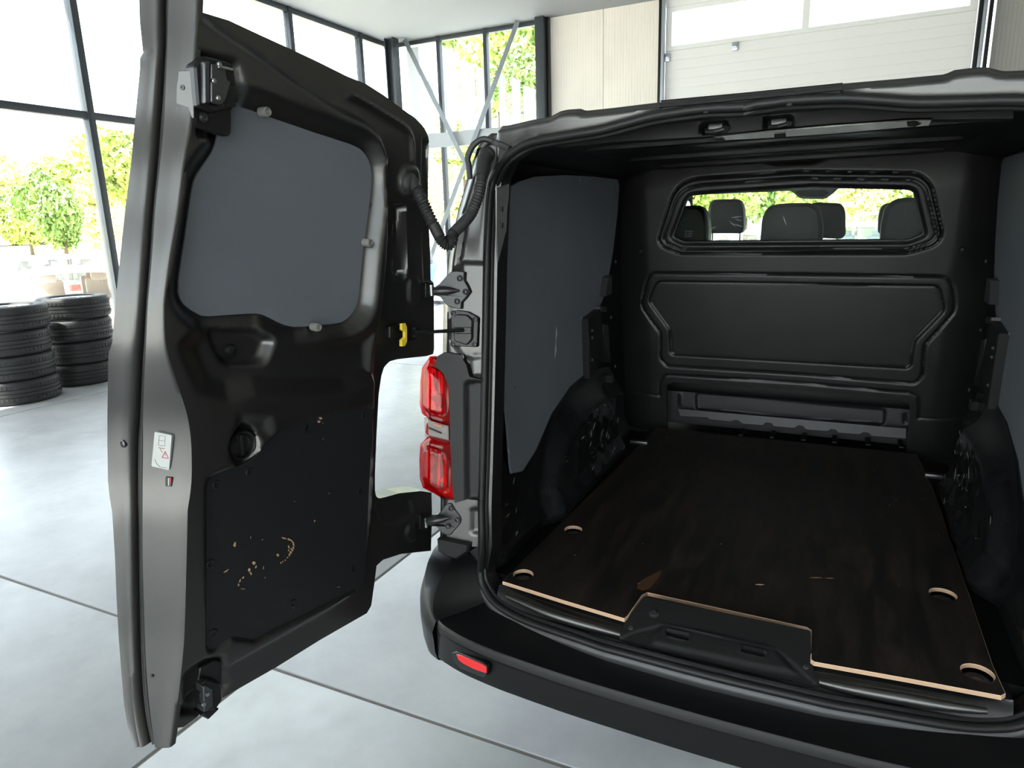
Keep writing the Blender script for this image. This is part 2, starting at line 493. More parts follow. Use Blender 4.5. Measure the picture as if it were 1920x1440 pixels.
# ================================================================== THE HALL
XL, XR, YB, YR, ZC = -8.3, 7.0, 10.7, -9.0, 5.2
flo = empty('floor', (0, 0, 0), 'pale grey polished concrete hall floor of large slabs', kind='structure')
del flo['label']
jx = [XL - .2, -6.9, -1.69, 3.5, XR + .2]; jy = [YR - .2, -5.16, -.012, 5.14, YB + .2]
mb = MB(); mb.box(((XL + XR) / 2, (YB + YR) / 2, -.056), (XR - XL + .4, YB - YR + .4, .10)); mb.build('joint_sealant', 'sealant', flo)
for i in range(4):
    for j in range(4):
        mb = MB(); g = .0085
        mb.box(((jx[i] + jx[i + 1]) / 2, (jy[j] + jy[j + 1]) / 2, -.025), (jx[i + 1] - jx[i] - 2 * g, jy[j + 1] - jy[j] - 2 * g, .05), bev=.004)
        mb.build('slab', 'concrete', flo)
mb = MB(); mb.box(((XL + XR) / 2, (YB + YR) / 2, ZC + .1), (XR - XL + .6, YB - YR + .6, .2)); mb.build('ceiling', 'ceiling_white', kind='structure')
mb = MB(); mb.box((XR + .1, (YB + YR) / 2, ZC / 2), (.2, YB - YR, ZC)); mb.build('wall_right', 'panel_grey', kind='structure')


def glazing(name, plane, a0, a1, lines, transoms, mw=.09, md=.12, z0=.0, z1=ZC, skip=()):
    """One facade: every mullion, transom and pane its own piece. plane = ('x', X) or ('y', Y)."""
    ax, val = plane
    P = (lambda a, z: (val, a, z)) if ax == 'x' else (lambda a, z: (a, val, z))
    S = (lambda la, lz, d: (d, la, lz)) if ax == 'x' else (lambda la, lz, d: (la, d, lz))
    root = empty(name, P((a0 + a1) / 2, 0), kind='structure')
    for a in lines:
        mb = MB(); mb.box(P(a, (z0 + z1) / 2), S(mw, z1 - z0, md), bev=.006); mb.build('mullion', 'frame_dark', root)
    zs = [z0 + .05] + list(transoms) + [z1 - .05]
    for z in zs:
        mb = MB(); mb.box(P((a0 + a1) / 2, z), S(a1 - a0, mw, md * .8), bev=.006); mb.build('transom', 'frame_dark', root)
    ls = sorted(lines)
    for i in range(len(ls) - 1):
        for j in range(len(zs) - 1):
            if (i, j) in skip: continue
            mb = MB(); mb.box(P((ls[i] + ls[i + 1]) / 2, (zs[j] + zs[j + 1]) / 2), S(ls[i + 1] - ls[i] - mw, zs[j + 1] - zs[j] - mw, .012)); mb.build('pane', 'glass', root)
    return root


ml = [4.13 + 1.85 * k for k in range(-7, 4)]
ml = [m_ for m_ in ml if YR < m_ < 10.2]
TZ = float(hit(100, 209, 0, XL)[2])
w1 = glazing('window_1', ('x', XL), YR, YB, [YR + .05] + ml + [YB - .05], [TZ])
# glazed bay of the back wall, left of the white panels
xa = float(hit(1016, 150, 1, YB)[0]); zb = float(hit(850, 262, 1, YB)[2])
xm1, xm2 = float(hit(827, 160, 1, YB)[0]), float(hit(914, 160, 1, YB)[0])
w2 = glazing('window_2', ('y', YB), XL, xa, [XL + .05, xm1, xm2, xa - .06], [zb], mw=.075)
for x0, x1, yt, yt2 in ((757, 781, 20, 25), (793, 812, 148, 155), (831, 849, 104, 110), (861, 889, 112, 120), (892, 913, 124, 130), (934, 947, 128, 150), (959, 975, 141, 156), (981, 1004, 159, 168)):  # leftmost strip is added in place of bare bright sky
    a, b = hit(x0, yt, 1, YB - .012), hit(x1, yt2, 1, YB - .012); zl = zb + .05
    a[2] = min(a[2], ZC - .12); b[2] = min(b[2], ZC - .12)
    F = Frame((0, YB - .012, 0), (1, 0, 0), (0, 0, 1))
    slab('vinyl_strip', F, [(a[0], zl), (b[0], zl), (b[0], b[2]), (a[0], a[2])], 0, .002, 'vinyl_white', w2, label='white translucent strip with slanted top on the glass')
mb = MB(); mb.box(((XL + xa) / 2, YB - .075, zb), (xa - XL - .1, .1, .27), bev=.01); o = mb.build('cross_beam', 'beam_grey', w2)
# steel column in the corner and cross bracing
c0 = hit(737, 130, 1, YB - .35)
colx = c0[0]
st = empty('steel_column', (colx, YB - .35, 0), 'dark steel I-section column in the glazed corner of the hall', 'column')
for nm, c, s in (('web', (0, 0), (.16, .02)), ('flange', (-.09, 0), (.02, .2)), ('flange', (.09, 0), (.02, .2))):
    mb = MB(); mb.box((colx + c[0], YB - .35 + c[1], ZC / 2), (s[0], s[1], ZC)); mb.build(nm, 'frame_dark', st)
for nm, pa, pb, lb in (('brace_rod', (752, 60), (872, 305), 'pale steel brace rod falling from the corner column behind glass'), ('brace_rod', (966, 52), (868, 318), 'grey steel brace rod rising toward the white panel wall')):
    yq = YB - .215 if pa[0] < 800 else YB - .165; a, b = hit(*pa, 1, yq), hit(*pb, 1, yq); d = b - a
    b2 = a + d * (a[2] - .02) / (a[2] - b[2]) if False else b
    t1 = (ZC - .01 - b[2]) / (a[2] - b[2]); a2 = b + (a - b) * t1
    t0 = (.0 - b[2]) / (a[2] - b[2]); b2 = b + (a - b) * t0
    a2[0] = max(a2[0], XL + .1); b2[0] = max(min(b2[0], xa), XL + .1)
    ax_ = (b2 - a2) / np.linalg.norm(b2 - a2); e_ = np.cross(ax_, (0, 1., 0)); e_ /= np.linalg.norm(e_)
    mb = MB(); mb.box((a2 + b2) / 2, (np.linalg.norm(b2 - a2), .09, .014), ax=[ax_, e_, np.cross(ax_, e_)]); o = mb.build(nm, 'brace_steel'); tag(o, lb, 'brace', 'cross bracing of the glazed bay')
# back wall: ribbed white panels, sectional door, more panels
xd0, xd1 = float(hit(1247, 150, 1, YB)[0]), float(hit(1822, 110, 1, YB)[0])
wb_ = empty('wall_back', ((xa + xd0) / 2, YB, 0), kind='structure')
mb = MB(); mb.box((xa + .05, YB - .06, ZC / 2), (.17, .3, ZC), bev=.01); mb.build('post', 'frame_dark', wb_)
mb = MB(); mb.box((xa + .155, YB - .02, ZC / 2), (.05, .16, ZC), bev=.005); mb.build('post_cover', 'black_satin', wb_)


def rib_panel(x0, x1, z0, z1, m, parent, y):
    n = max(2, int((x1 - x0) / .05)); xs = []; ys = []
    for i in range(n):
        a = x0 + (x1 - x0) * i / n; w = (x1 - x0) / n
        xs += [a, a + w * .80, a + w * .86, a + w * .94]; ys += [0, 0, .0025, .0025]
    xs.append(x1); ys.append(0)
    G = np.array([[(x, y + d, z) for x, d in zip(xs, ys)] for z in (z0, z1)])[::-1]
    mb = MB(); mb.grid(G); mb.box(((x0 + x1) / 2, y + .05, (z0 + z1) / 2), (x1 - x0, .08, z1 - z0)); return mb.build('wall_panel', m, parent, sharp=15)


xp0 = xa + .18; npan = 2; xp1 = xd0 - .10
for k in range(npan):
    rib_panel(xp0 + (xp1 - xp0) * k / npan + .004, xp0 + (xp1 - xp0) * (k + 1) / npan - .004, 0, ZC, 'panel_white', wb_, YB)
xq = xd1 + .22
for k in range(4): rib_panel(xq + (XR - xq) * k / 4 + .004, xq + (XR - xq) * (k + 1) / 4 - .004, 0, ZC, 'panel_grey', wb_, YB)  # grey tone stands in for the shade on these wall panels
dr = empty('door_1', ((xd0 + xd1) / 2, YB, 2.3), kind='structure')
zj = float(hit(1300, 90, 1, YB)[2])
zs = [2.32, (2.32 + zj) / 2, zj, zj + .66, ZC + .1]
for k in range(3):
    if k == 2:
        for (a, b, c, d) in ((xd0, xd1, zs[2], zs[2] + .07), (xd0, xd1, zs[3] - .07, zs[3]), (xd0, xd0 + .10, zs[2] + .07, zs[3] - .07), (xd1 - .1, xd1, zs[2] + .07, zs[3] - .07), (-.62, -.52, zs[2] + .07, zs[3] - .07)):
            mb = MB(); mb.box(((a + b) / 2, YB, (c + d) / 2), (b - a, .04, d - c)); mb.build('window_section_rail', 'door_white', dr)
        mb = MB(); mb.box(((xd0 + xd1) / 2, YB, (zs[2] + zs[3]) / 2), (xd1 - xd0 - .2, .01, zs[3] - zs[2] - .14)); mb.build('pane', 'glass', dr)
    else:
        n = 7; mb = MB(); z0, z1 = zs[k] + .003, zs[k + 1] - .003; pr = []
        for i in range(n): a = z0 + (z1 - z0) * i / n; w = (z1 - z0) / n; pr += [(a, 0), (a + w * .9, 0), (a + w * .93, .003), (a + w * .97, .003)]
        pr.append((z1, 0)); mb.grid(np.array([[(x, YB - .02 + d, z) for x in (xd0, xd1)] for z, d in pr])); mb.box(((xd0 + xd1) / 2, YB + .02, (z0 + z1) / 2), (xd1 - xd0, .05, z1 - z0)); mb.build('door_section', 'door_white', dr, sharp=10)
mb = MB(); mb.box(((xd0 + xd1) / 2, YB, (zs[3] + ZC) / 2), (xd1 - xd0, .06, ZC - zs[3] - .006)); mb.build('door_section', 'door_white', dr)
for px, py in ((1378, 87), (1251, 108)):
    p = hit(px, py, 1, YB - .04); mb = MB(); mb.box(p, (.09, .04, .13), bev=.01); mb.box(p + [0, -.02, 0], (.05, .03, .05), bev=.01); mb.build('door_hinge', 'galv', dr)
for x, m_ in ((xd0 - .075, 'black_satin'), (xd0 - .03, 'galv'), (xd1 + .03, 'black_satin'), (xd1 + .08, 'galv'), (xd1 + .15, 'black_satin')):
    mb = MB(); mb.box((x, YB - .06, ZC / 2), (.05, .12, ZC), bev=.006); mb.build('guide_rail', m_, dr)
# glazed rear facade behind the photographer, brings in the daylight
rear_lines = [XL + .05 + k * (XR - XL - .1) / 8 for k in range(9)]
glazing('window_3', ('y', YR), XL, XR, rear_lines, [2.6])

# ------------------------------------------------------------------ outdoors
ZG = -.32
mb = MB(); mb.box((0, 30, ZG - .1), (240, 240, .2)); mb.build('ground', 'asphalt', kind='structure')
mb = MB(); mb.box(((XL + XR) / 2, (YB + YR) / 2, -.215), (XR - XL + .7, YB - YR + .7, .209)); mb.build('trim_1', 'sealant', kind='structure')


bk_prof = [(-17.5, ZG - .05), (-19.5, .25), (-23, .95), (-30, 1.25), (-75, 1.9), (-75, ZG - .1)]
V = [(x, y, z) for y in (-14, 34) for x, z in bk_prof]; n = len(bk_prof)
make('embankment', V, [[i, (i + 1) % n, n + (i + 1) % n, n + i] for i in range(n)] + [list(range(n))[::-1], [n + i for i in range(n)]], 'dry_grass', sharp=20, kind='structure')


def tree_mesh(nm, n, size, seed, m, blobs=9):
    r = np.random.default_rng(seed); V = []; Fc = []
    cs = r.normal(size=(blobs, 3)) * [.42, .42, .34]; cs[0] = 0; rs = r.uniform(.38, .62, blobs)
    for k in range(n):
        b = r.integers(blobs); d = r.normal(size=3); d /= np.linalg.norm(d)
        p = cs[b] + d * rs[b] * r.uniform(.72, 1.05); a = r.normal(size=3); a /= np.linalg.norm(a); e = np.cross(a, d + r.normal(size=3) * .5); e /= np.linalg.norm(e) + 1e-9
        s = size * r.uniform(.6, 1.3); i = len(V); V += [p - a * s, p + e * s * .5, p + a * s, p - e * s * .5]; Fc.append([i, i + 1, i + 2, i + 3])
    me = bpy.data.meshes.new(nm); me.from_pydata([tuple(v) for v in V], [], Fc); me.materials.append(M[m]); return me


crowns = [tree_mesh('crown', 5200, .085, 1, 'leaf_a'), tree_mesh('crown', 5200, .085, 2, 'leaf_b'), tree_mesh('crown', 5200, .085, 3, 'leaf_c')]
tmb = MB(); tube_mesh(tmb, [(0, 0, 0), (.02, .01, .5), (0, .03, 1.0)], [.07, .05, .03], 8)
trunk_me = None


def tree(px, py, dist, rad, kind, label, group, zr=1.0, ground=ZG):
    global trunk_me
    d = ray(px, py); d = d / np.linalg.norm(d[:2]); c = CAM + d * dist
    root = empty('leafy_tree', (c[0], c[1], ground), label, 'tree', group)
    if trunk_me is None:
        t = tmb.build('trunk', 'bark', root); trunk_me = t.data
    else:
        t = bpy.data.objects.new('trunk', trunk_me); COL.objects.link(t); t.parent = root
    t.location = (0, 0, 0); h = max(.3, c[2] - ground); t.scale = (h * .5, h * .5, h)
    f = bpy.data.objects.new('crown', crowns[kind]); COL.objects.link(f); f.parent = root; f['kind'] = 'stuff'
    f.location = (0, 0, c[2] - ground); f.scale = (rad, rad, rad * zr); f.rotation_euler = (0, 0, rng.uniform(0, 6))
    return root


gl = 'trees and bushes beyond the glass facade'
for i, (px, py, di, ra, k, lb) in enumerate((
        (28, 372, 42, 1.7, 2, 'pale yellow-green tree beside the far white van'), (112, 412, 24, .95, 1, 'dark rounded green bush behind the parked cars'),
        (105, 360, 37, 1.7, 0, 'broad sunlit tree behind the dark rounded bush'), (172, 345, 51, 2.5, 2, 'yellowish tree crown crossing the window mullion'),
        (240, 325, 31, 1.9, 0, 'tall sunlit tree beside the open van door edge'), (188, 408, 29, 1.0, 2, 'low yellow bush at the foot of the tall trees'),
        (48, 414, 29, 1.0, 0, 'low hedge bush in front of the far white van'))):
    tree(px, py, di, ra, k, lb, gl, zr=1.3 if di < 30 else 1.0)
for i, (px, py, di, ra, k, lb) in enumerate((
        (935, 150, 32, 2.4, 0, 'tall leafy tree behind the slanted white window strips'), (995, 175, 24, 1.35, 1, 'dense green tree beside the dark wall post'),
        (868, 290, 27, 1.5, 0, 'green tree crown under the cross beam of the glazed bay'), (826, 375, 41, 2.0, 2, 'yellow-green tree seen between van door and rear pillar'),
        (970, 70, 40, 3.2, 1, 'high yellowish tree crown above the white window strips'))):
    tree(px, py, di, ra, k, lb, 'trees beyond the glazed back bay')
hd = ('hedge tree above the driver headrest, seen through the cab', 'hedge tree between the two left headrests, seen through the cab', 'hedge tree behind the interior mirror, seen through the cab', 'yellowish hedge tree above the pale blue car', 'hedge tree behind the passenger headrest, seen through the cab')
for i, (px, k) in enumerate(((1290, 0), (1400, 1), (1505, 0), (1610, 2), (1715, 0))):
    tree(px, 352, (29, 34, 45, 30.5, 36)[i], (1.5, 1.65, 2.3, 1.5, 1.75)[i], k, hd[i], 'hedge trees seen through the cab', zr=1.25)


def wheel_mesh():
    """Wheel lying on its side: tyre and alloy rim as two meshes, base at z=0."""
    R, W, r0 = .365, .247, .235
    pr = [(r0, .028), (r0 + .02, .006), (.30, 0.0), (.342, .005), (.357, .016), (.363, .032)]
    zz = [.045, .078, .081, .087, .09, .117, .12, .127, .13, .157, .16, .166, .169, .202]
    rr = [R, R, R - .009, R - .009, R, R, R - .009, R - .009, R, R, R - .009, R - .009, R, R]
    pr += list(zip(rr, zz)) + [(.363, .215), (.357, .231), (.342, .242), (.30, .247), (r0 + .02, .241), (r0, .219)]
    a = MB(); a.lathe((0, 0, 0), (0, 0, 1), pr, 56, cap0=False, cap1=False)
    # lateral shoulder sipes as small blocks between the grooves
    for k in range(56):
        t = 2 * math.pi * k / 56; d = np.array([math.cos(t), math.sin(t), 0]); e = np.array([-d[1], d[0], 0])
        for z0 in (.062, .186): a.box(d * (R + .0015) + [0, 0, z0], (.005, .030, .028), ax=[d, e, (0, 0, 1)])
    b = MB(); b.lathe((0, 0, 0), (0, 0, 1), [(.237, .03), (.222, .04), (.21, .1), (.21, .18), (.225, .216), (.237, .222), (.238, .214)], 40, cap0=False, cap1=False)
    for k in range(5):
        t = 2 * math.pi * k / 5
        for s in (-.16, .16):
            d = np.array([math.cos(t + s), math.sin(t + s), 0]); c = np.array([math.cos(t + s * .3), math.sin(t + s * .3), 0])
            p0 = c * .035 + [0, 0, .175]; p1 = d * .225 + [0, 0, .212]; ax = (p1 - p0) / np.linalg.norm(p1 - p0); e = np.cross((0, 0, 1.), ax); e /= np.linalg.norm(e)
            b.box((p0 + p1) / 2, (np.linalg.norm(p1 - p0), .032, .022), ax=[ax, e, np.cross(ax, e)], bev=.006)
    b.lathe((0, 0, .15), (0, 0, 1), [(.055, 0), (.055, .03), (.045, .04), (.0, .042)], 20, cap1=False)
    return a, b


a_, b_ = wheel_mesh()
wh = empty('stacked_wheel', (0, 0, 0)); ty = a_.build('tyre', 'tyre', wh); ri = b_.build('rim', 'alloy', wh)
ty.location = (0, 0, 0); ri.location = (0, 0, .03)
s1 = hit(62, 757, 2, 0); s2 = hit(176, 725, 2, 0)
dv = s1 - CAM; dv[2] = 0; dv /= np.linalg.norm(dv)
side = np.array([-dv[1], dv[0], 0])
c1 = hit(42, 760, 2, 0) + dv * .36; c2 = hit(168, 724, 2, 0) + dv * .40; c2 = c1 + (c2 - c1) * max(1, .785 / np.linalg.norm(c2 - c1))
first = True
for si, (c, where) in enumerate(((c1, 'front stack of wheels by the window'), (c2, 'rear stack of wheels beside the van door'))):
    for k in range(4):
        w = wh if first else copy_tree(wh); first = False
        off = nrng.normal(size=2) * .012
        w.location = (c[0] + off[0], c[1] + off[1], k * .2475); w.rotation_euler = (0, 0, rng.uniform(0, 6))
        WO[w.name] = np.array(w.location)
        pos = ('bottom wheel', 'second wheel from the floor', 'third wheel from the floor', 'top wheel with alloy spokes showing')[k]
        tag(w, '%s in the %s' % (pos, where), 'wheel', 'wheels stacked along the glass facade')


def car(name, label, c, yaw, L, W, H, paint, group='cars parked outside', suv=False, glass='glass_cab', z0=ZG):
    """Parked car: lower body, cabin with panes, roof, wheels, lamps, mirrors. Local x forward."""
    ca, sa = math.cos(yaw), math.sin(yaw)
    T = lambda p: np.array([c[0] + p[0] * ca - p[1] * sa, c[1] + p[0] * sa + p[1] * ca, z0 + p[2]])
    root = empty(name, (c[0], c[1], z0), label, 'car', group)
    h = W / 2; bz = H * .60
    st = [(-.5, .80, .42, .74), (-.485, .90, .30, .94), (-.40, .97, .22, 1.0), (-.2, 1, .2, 1.0), (0, 1, .2, 1.0), (.2, 1, .2, .99), (.30, .98, .2, .94), (.42, .92, .24, .86), (.49, .80, .32, .74), (.5, .70, .42, .62)]
    G = []
    for x, w, zb, zt in st:
        zt = zt * bz; hw = h * w
        G.append([T((x * L, s * a * hw, z)) for s, a, z in ((-1, .86, zb), (-1, .98, zb + .10), (-1, 1.0, (zb + zt) / 2), (-1, .97, zt - .10), (-1, .88, zt), (0, 0, zt + .03), (1, .88, zt), (1, .97, zt - .10), (1, 1.0, (zb + zt) / 2), (1, .98, zb + .1), (1, .86, zb))])
    mb = MB(); mb.grid(np.array(G), closed=True); n = 11
    k = len(mb.v) - n; mb.f += [list(range(n))[::-1], [k + i for i in range(n)]]; mb.m += [0, 0]
    body = mb.build('body', paint, root, sharp=35)
    r0, r1 = (-.47, .16) if suv else (-.40, .14)      # cabin roof ends
    b0, b1 = (-.49, .30) if suv else (-.47, .31)
    tw = .72
    lo = {s: [(b0 * L, s * .86 * h, bz - .01), (b1 * L, s * .86 * h, bz - .05)] for s in (-1, 1)}
    up = {s: [(r0 * L, s * tw * h, H - .07), (r1 * L, s * tw * h, H - .07)] for s in (-1, 1)}
    mb = MB(); R = []
    for x, z in ((r0 - .012, H - .09), (r0, H - .045), (r0 * .4 + r1 * .6 - .15, H), (r1 - .05, H - .03), (r1 + .015, H - .09)):
        R.append([T((x * L, y * h, z - (abs(y) / tw) ** 2 * .05)) for y in (-tw - .03, -tw * .6, 0, tw * .6, tw + .03)])
    mb.grid(np.array(R)); mb.build('roof', paint, root)
    for nm, q in (('windscreen', (lo[-1][1], lo[1][1], up[1][1], up[-1][1])), ('rear_window', (lo[1][0], lo[-1][0], up[-1][0], up[1][0]))):
        mb = MB(); mb.add([T(p) for p in q], [(0, 1, 2, 3)]); mb.build(nm, glass, root, sharp=None)
    for s in (-1, 1):
        for a, b in ((.03, .46), (.50, .93)):
            f = lambda q, t: tuple(np.array(q[0]) * (1 - t) + np.array(q[1]) * t)
            mb = MB(); mb.add([T(f(lo[s], a)), T(f(lo[s], b)), T(f(up[s], b)), T(f(up[s], a))], [(0, 1, 2, 3)]); mb.build('side_window', glass, root, sharp=None)
        for t, wd in ((0, .05), (.48, .05), (1, .05)):
            p, q = f(lo[s], t), f(up[s], t); mb = MB(); mb.cyl(T(p), T(q), .035, n=8); mb.build('window_post', paint, root)
        mb = MB(); mb.box(T((.20 * L, s * (h + .07), bz)), (.11, .17, .13), ax=[(ca, sa, 0), (-sa, ca, 0), (0, 0, 1)], bev=.03); mb.build('mirror', paint, root)
        mb = MB(); mb.box(T((-.488 * L, s * h * .76, bz * .86)), (.10, .26, .16), ax=[(ca, sa, 0), (-sa, ca, 0), (0, 0, 1)], bev=.03); mb.build('tail_lamp', 'lamp_red', root)
        for x in (-.31, .33):
            mb = MB(); p0, p1 = T((x * L, s * (h - .19), .31)), T((x * L, s * (h + .005), .31)); mb.lathe(p0, p1 - p0, [(.31, 0), (.31, .17), (.29, .195), (.2, .19), (.19, .17), (.05, .18)], 24); mb.build('wheel', 'car_black', root)
        for x in (-.06, -.3):
            mb = MB(); mb.box(T((x * L, s * .38, bz + .06)), (.16, .44, .62), ax=[(ca, sa, 0), (-sa, ca, 0), (0, 0, 1)], bev=.06); mb.box(T((x * L - .05, s * .38, bz + .40)), (.10, .26, .16), ax=[(ca, sa, 0), (-sa, ca, 0), (0, 0, 1)], bev=.04); mb.build('seat', 'car_rose', root)
    return root


pA = hit(122, 485, 0, -12.9); car('parked_car', 'rose-white hatchback parked right behind the stacked wheels', (pA[0], pA[1]), math.radians(152), 4.1, 1.78, 1.46, 'car_rose', z0=ZG)
pB = hit(45, 455, 0, -18.0); car('parked_car', 'silver-white estate car parked beyond the rose-white hatchback', (pB[0], pB[1]), math.radians(188), 4.6, 1.82, 1.55, 'car_silver')
pC = hit(15, 382, 0, -33); car('parked_van', 'far white minibus among the bushes outside', (pC[0], pC[1] - 1.2), math.radians(90), 5.2, 1.95, 2.2, 'car_white', suv=True, glass='car_glass_dark', z0=float(pC[2]) - 1.85)
pD = hit(828, 480, 1, 15.5); car('parked_car', 'blue car glimpsed between van door hinge and rear pillar', (pD[0] - .6, pD[1]), math.radians(80), 4.2, 1.8, 1.5, 'car_blue')
pE = hit(1612, 420, 1, 17.); car('parked_car', 'pale blue car facing the van beyond its windscreen', (pE[0], pE[1]), math.radians(-95), 4.3, 1.85, 1.75, 'car_sky', suv=True)
pF = hit(1655, 400, 1, 22.5); car('parked_van', 'white van parked behind the pale blue car', (pF[0], pF[1]), math.radians(-90), 4.8, 1.9, 2.0, 'car_white', suv=True)
pG = hit(1385, 430, 1, 18.); car('parked_car', 'white car on the left beyond the windscreen', (pG[0], pG[1]), math.radians(-80), 4.3, 1.8, 1.6, 'car_white')

# ================================================================== THE VAN
van = empty('panel_van', (0, 1.9, 0), 'dark grey panel van standing in the hall with its rear door open', 'van')
# rear face of the body: leans forward, a little curved in plan
TR = .12
REAR = Frame((0, -.07, ZF), (1, 0, 0), (0, TR, 1), base=lambda P: .03 - .10 * P[:, 0] ** 2 + .42 * (np.minimum(np.abs(P[:, 0]), .85) - .775) * sst((np.abs(P[:, 0]) - .655) / .03))

# ---------------------------------------------------------------- rear frame (pillars and header)
pil_out = [(908, 243), (890, 257), (880, 275), (862, 330), (846, 385), (832, 445), (826, 480), (822, 527), (817, 570), (816, 655), (814, 760), (813, 860), (812, 940), (811, 1022)]
pil_in = [(905, 1025), (904, 950), (906, 880), (909, 760), (912, 620), (914, 500), (917, 420), (920, 370), (927, 335), (945, 301), (975, 278), (1010, 265), (1093, 251), (1131, 244), (1175, 232), (1225, 219), (1280, 210), (1330, 204), (1400, 199)]
top = [(921, 242), (953, 230), (1029, 216), (1047, 206), (1060, 203), (1085, 201), (1096, 205), (1150, 199), (1235, 188), (1400, 172)]
po = REAR.poly(pil_out); pi_ = REAR.poly(pil_in); tp = REAR.poly(top)
zc_in = REAR.uv(1440, 197)[1]; zc_top = REAR.uv(1440, 168)[1]
half_out = np.concatenate([po[::-1], tp])                   # bottom outer -> up -> header top to the middle
half_in = pi_
ctr_t, ctr_i = np.array([[0, zc_top]]), np.array([[0, zc_in]])
half_out = half_out[half_out[:, 0] < -.02]; half_in = half_in[half_in[:, 0] < -.02]
out_full = np.concatenate([half_out, ctr_t, mirror_u(half_out)])
in_full = np.concatenate([half_in, ctr_i, mirror_u(half_in)])
frame_poly = np.concatenate([out_full, in_full[::-1]])
seal_line = in_full
gut = REAR.poly([(962, 234), (1035, 224), (1064, 220), (1102, 222), (1239, 205), (1400, 190)])
creaseL = smooth(REAR.poly([(872, 395), (869, 430), (861, 480), (856, 520)]), n=4)
stepP = REAR.poly([(858, 497), (868, 492), (915, 494), (915, 470), (915, 668), (868, 672), (846, 640), (842, 560)])
low1 = REAR.poly([(880, 668), (910, 668), (910, 705), (884, 705)])
dimp = REAR.poly([(884, 955), (902, 955), (902, 1002), (884, 998)])


def h_frame(P):
    q = P.copy(); q[:, 0] = -np.abs(q[:, 0])
    h = np.zeros(len(P))
    d = ldist(q, po)                                    # round over toward the outer skin
    h -= .045 * (1 - sst(d / .05)) ** 1.5
    dt = ldist(q, np.concatenate([tp[tp[:, 0] < -.02], ctr_t])); h -= .022 * (1 - sst(dt / .020))
    h -= .006 * groove(q, creaseL, .006)
    h -= .012 * inside(q, stepP, .012)
    h -= .010 * inside(q, low1, .012) + .010 * inside(q, dimp, .012)
    vi = np.interp(q[:, 0], half_in[:, 0][::-1] if half_in[0, 0] > half_in[-1, 0] else half_in[:, 0], half_in[:, 1][::-1] if half_in[0, 0] > half_in[-1, 0] else half_in[:, 1])
    hd_ = sst((q[:, 0] + .62) / .08) * sst((P[:, 1] - vi) / .012 + .4); h += .13 * hd_ * np.clip(P[:, 1] - vi, 0, .06)
    di = ldist(q, np.concatenate([half_in, ctr_i])); h -= .008 * (1 - sst(di / .02))
    return h


relief('rear_frame', REAR, frame_poly, h_frame, .0065, 'paint', van, thick=.05, label='dark grey painted frame around the rear opening')

oc_ = REAR.pts(po, -.05)
for s in (-1, 1):
    G = np.array([[p * [-s, 1, 1] if s > 0 else p, (p + [0, .12, 0]) * ([-1, 1, 1] if s > 0 else [1, 1, 1]), (p + [.0, .30, 0]) * ([-1, 1, 1] if s > 0 else [1, 1, 1])] for p in oc_])
    if s > 0: G[:, 0, 0] = -oc_[:, 0]
    mb = MB(); mb.grid(G); mb.build('body_corner', 'paint', van)
# black cover strip in the middle of the header, with rivets
cov = REAR.poly([(1238, 188), (1400, 173), (1580, 155), (1582, 190), (1481, 200), (1402, 205), (1330, 211), (1280, 217), (1240, 226)])
cp = slab('header_cover', REAR, cov, -.02, .006, 'black_plastic', van, bev=.006)
for x, y in ((1251, 215), (1324, 207), (1402, 201), (1481, 193), (1565, 186)):
    mb = MB(); p = REAR.px(x, y, .006); mb.lathe(p, REAR.en, [(.0085, -.002), (.0085, .002), (.006, .005), (.0, .0065)], 14, cap1=False); mb.build('rivet', 'hose_rubber', cp)
gl_ = REAR.poly([(1238, 199), (1400, 184), (1580, 166)])
tube('drip_ridge', REAR.pts(gl_, .006), .007, 'black_plastic', cp, 8)

# door seal: one rubber loop round the opening
bot = smooth([(901, 1067), (904, 1094), (922, 1124), (950, 1146), (991, 1166), (1078, 1196), (1160, 1222), (1300, 1250), (1400, 1267)], n=3)
SEALB = Frame((0, -.075, ZF), (1, 0, 0), (0, .12, 1), base=lambda P: .045 - .26 * P[:, 0] ** 2)
sb = SEALB.poly(bot); sb3 = SEALB.pts(sb, .0)
si3 = REAR.pts(half_in, .004)
zb0 = SEALB.uv(1420, 1268)
sbl = sb3[sb3[:, 0] < -.2]
half3 = np.concatenate([si3[::-1], sbl])
mid_b = np.array([0, SEALB.pt(0, sb[-1][1], 0)[1], sbl[-1][2] + .004]); mid_t = REAR.pt(0, zc_in, .004)
m3 = half3[::-1].copy(); m3[:, 0] *= -1
loop3 = np.concatenate([[mid_t], half3, [mid_b], m3])
ls = smooth(loop3, closed=True, n=3)
tube('door_seal', ls, .0115, 'rubber', van, 10, closed=True, label='black rubber seal loop around the cargo opening')
inn = ls.copy(); cx = np.array([0, 0, 1.2]); dvec = cx - inn; dvec[:, 1] = 0; dvec /= np.linalg.norm(dvec, axis=1)[:, None]
tube('seal_lip', inn + dvec * .012 + [0, .012, 0], .008, 'rubber', van, 8, closed=True)

# painted return of the opening (jamb) running inward from the seal
J = []
for p in half3[:-4]:
    k_ = np.clip((p[2] - .58) / .06, 0, 1) * np.clip((1.82 - p[2]) / .1, 0, 1); J.append([p + [0, .004, 0], p + [.012 + .014 * k_, .016, 0], p + [.016 + .016 * k_, .07, 0]])
J = np.array(J)
mb = MB(); mb.grid(J); J2 = J.copy(); J2[:, :, 0] *= -1; mb.grid(J2[:, ::-1])
mb.build('opening_jamb', 'paint', van)

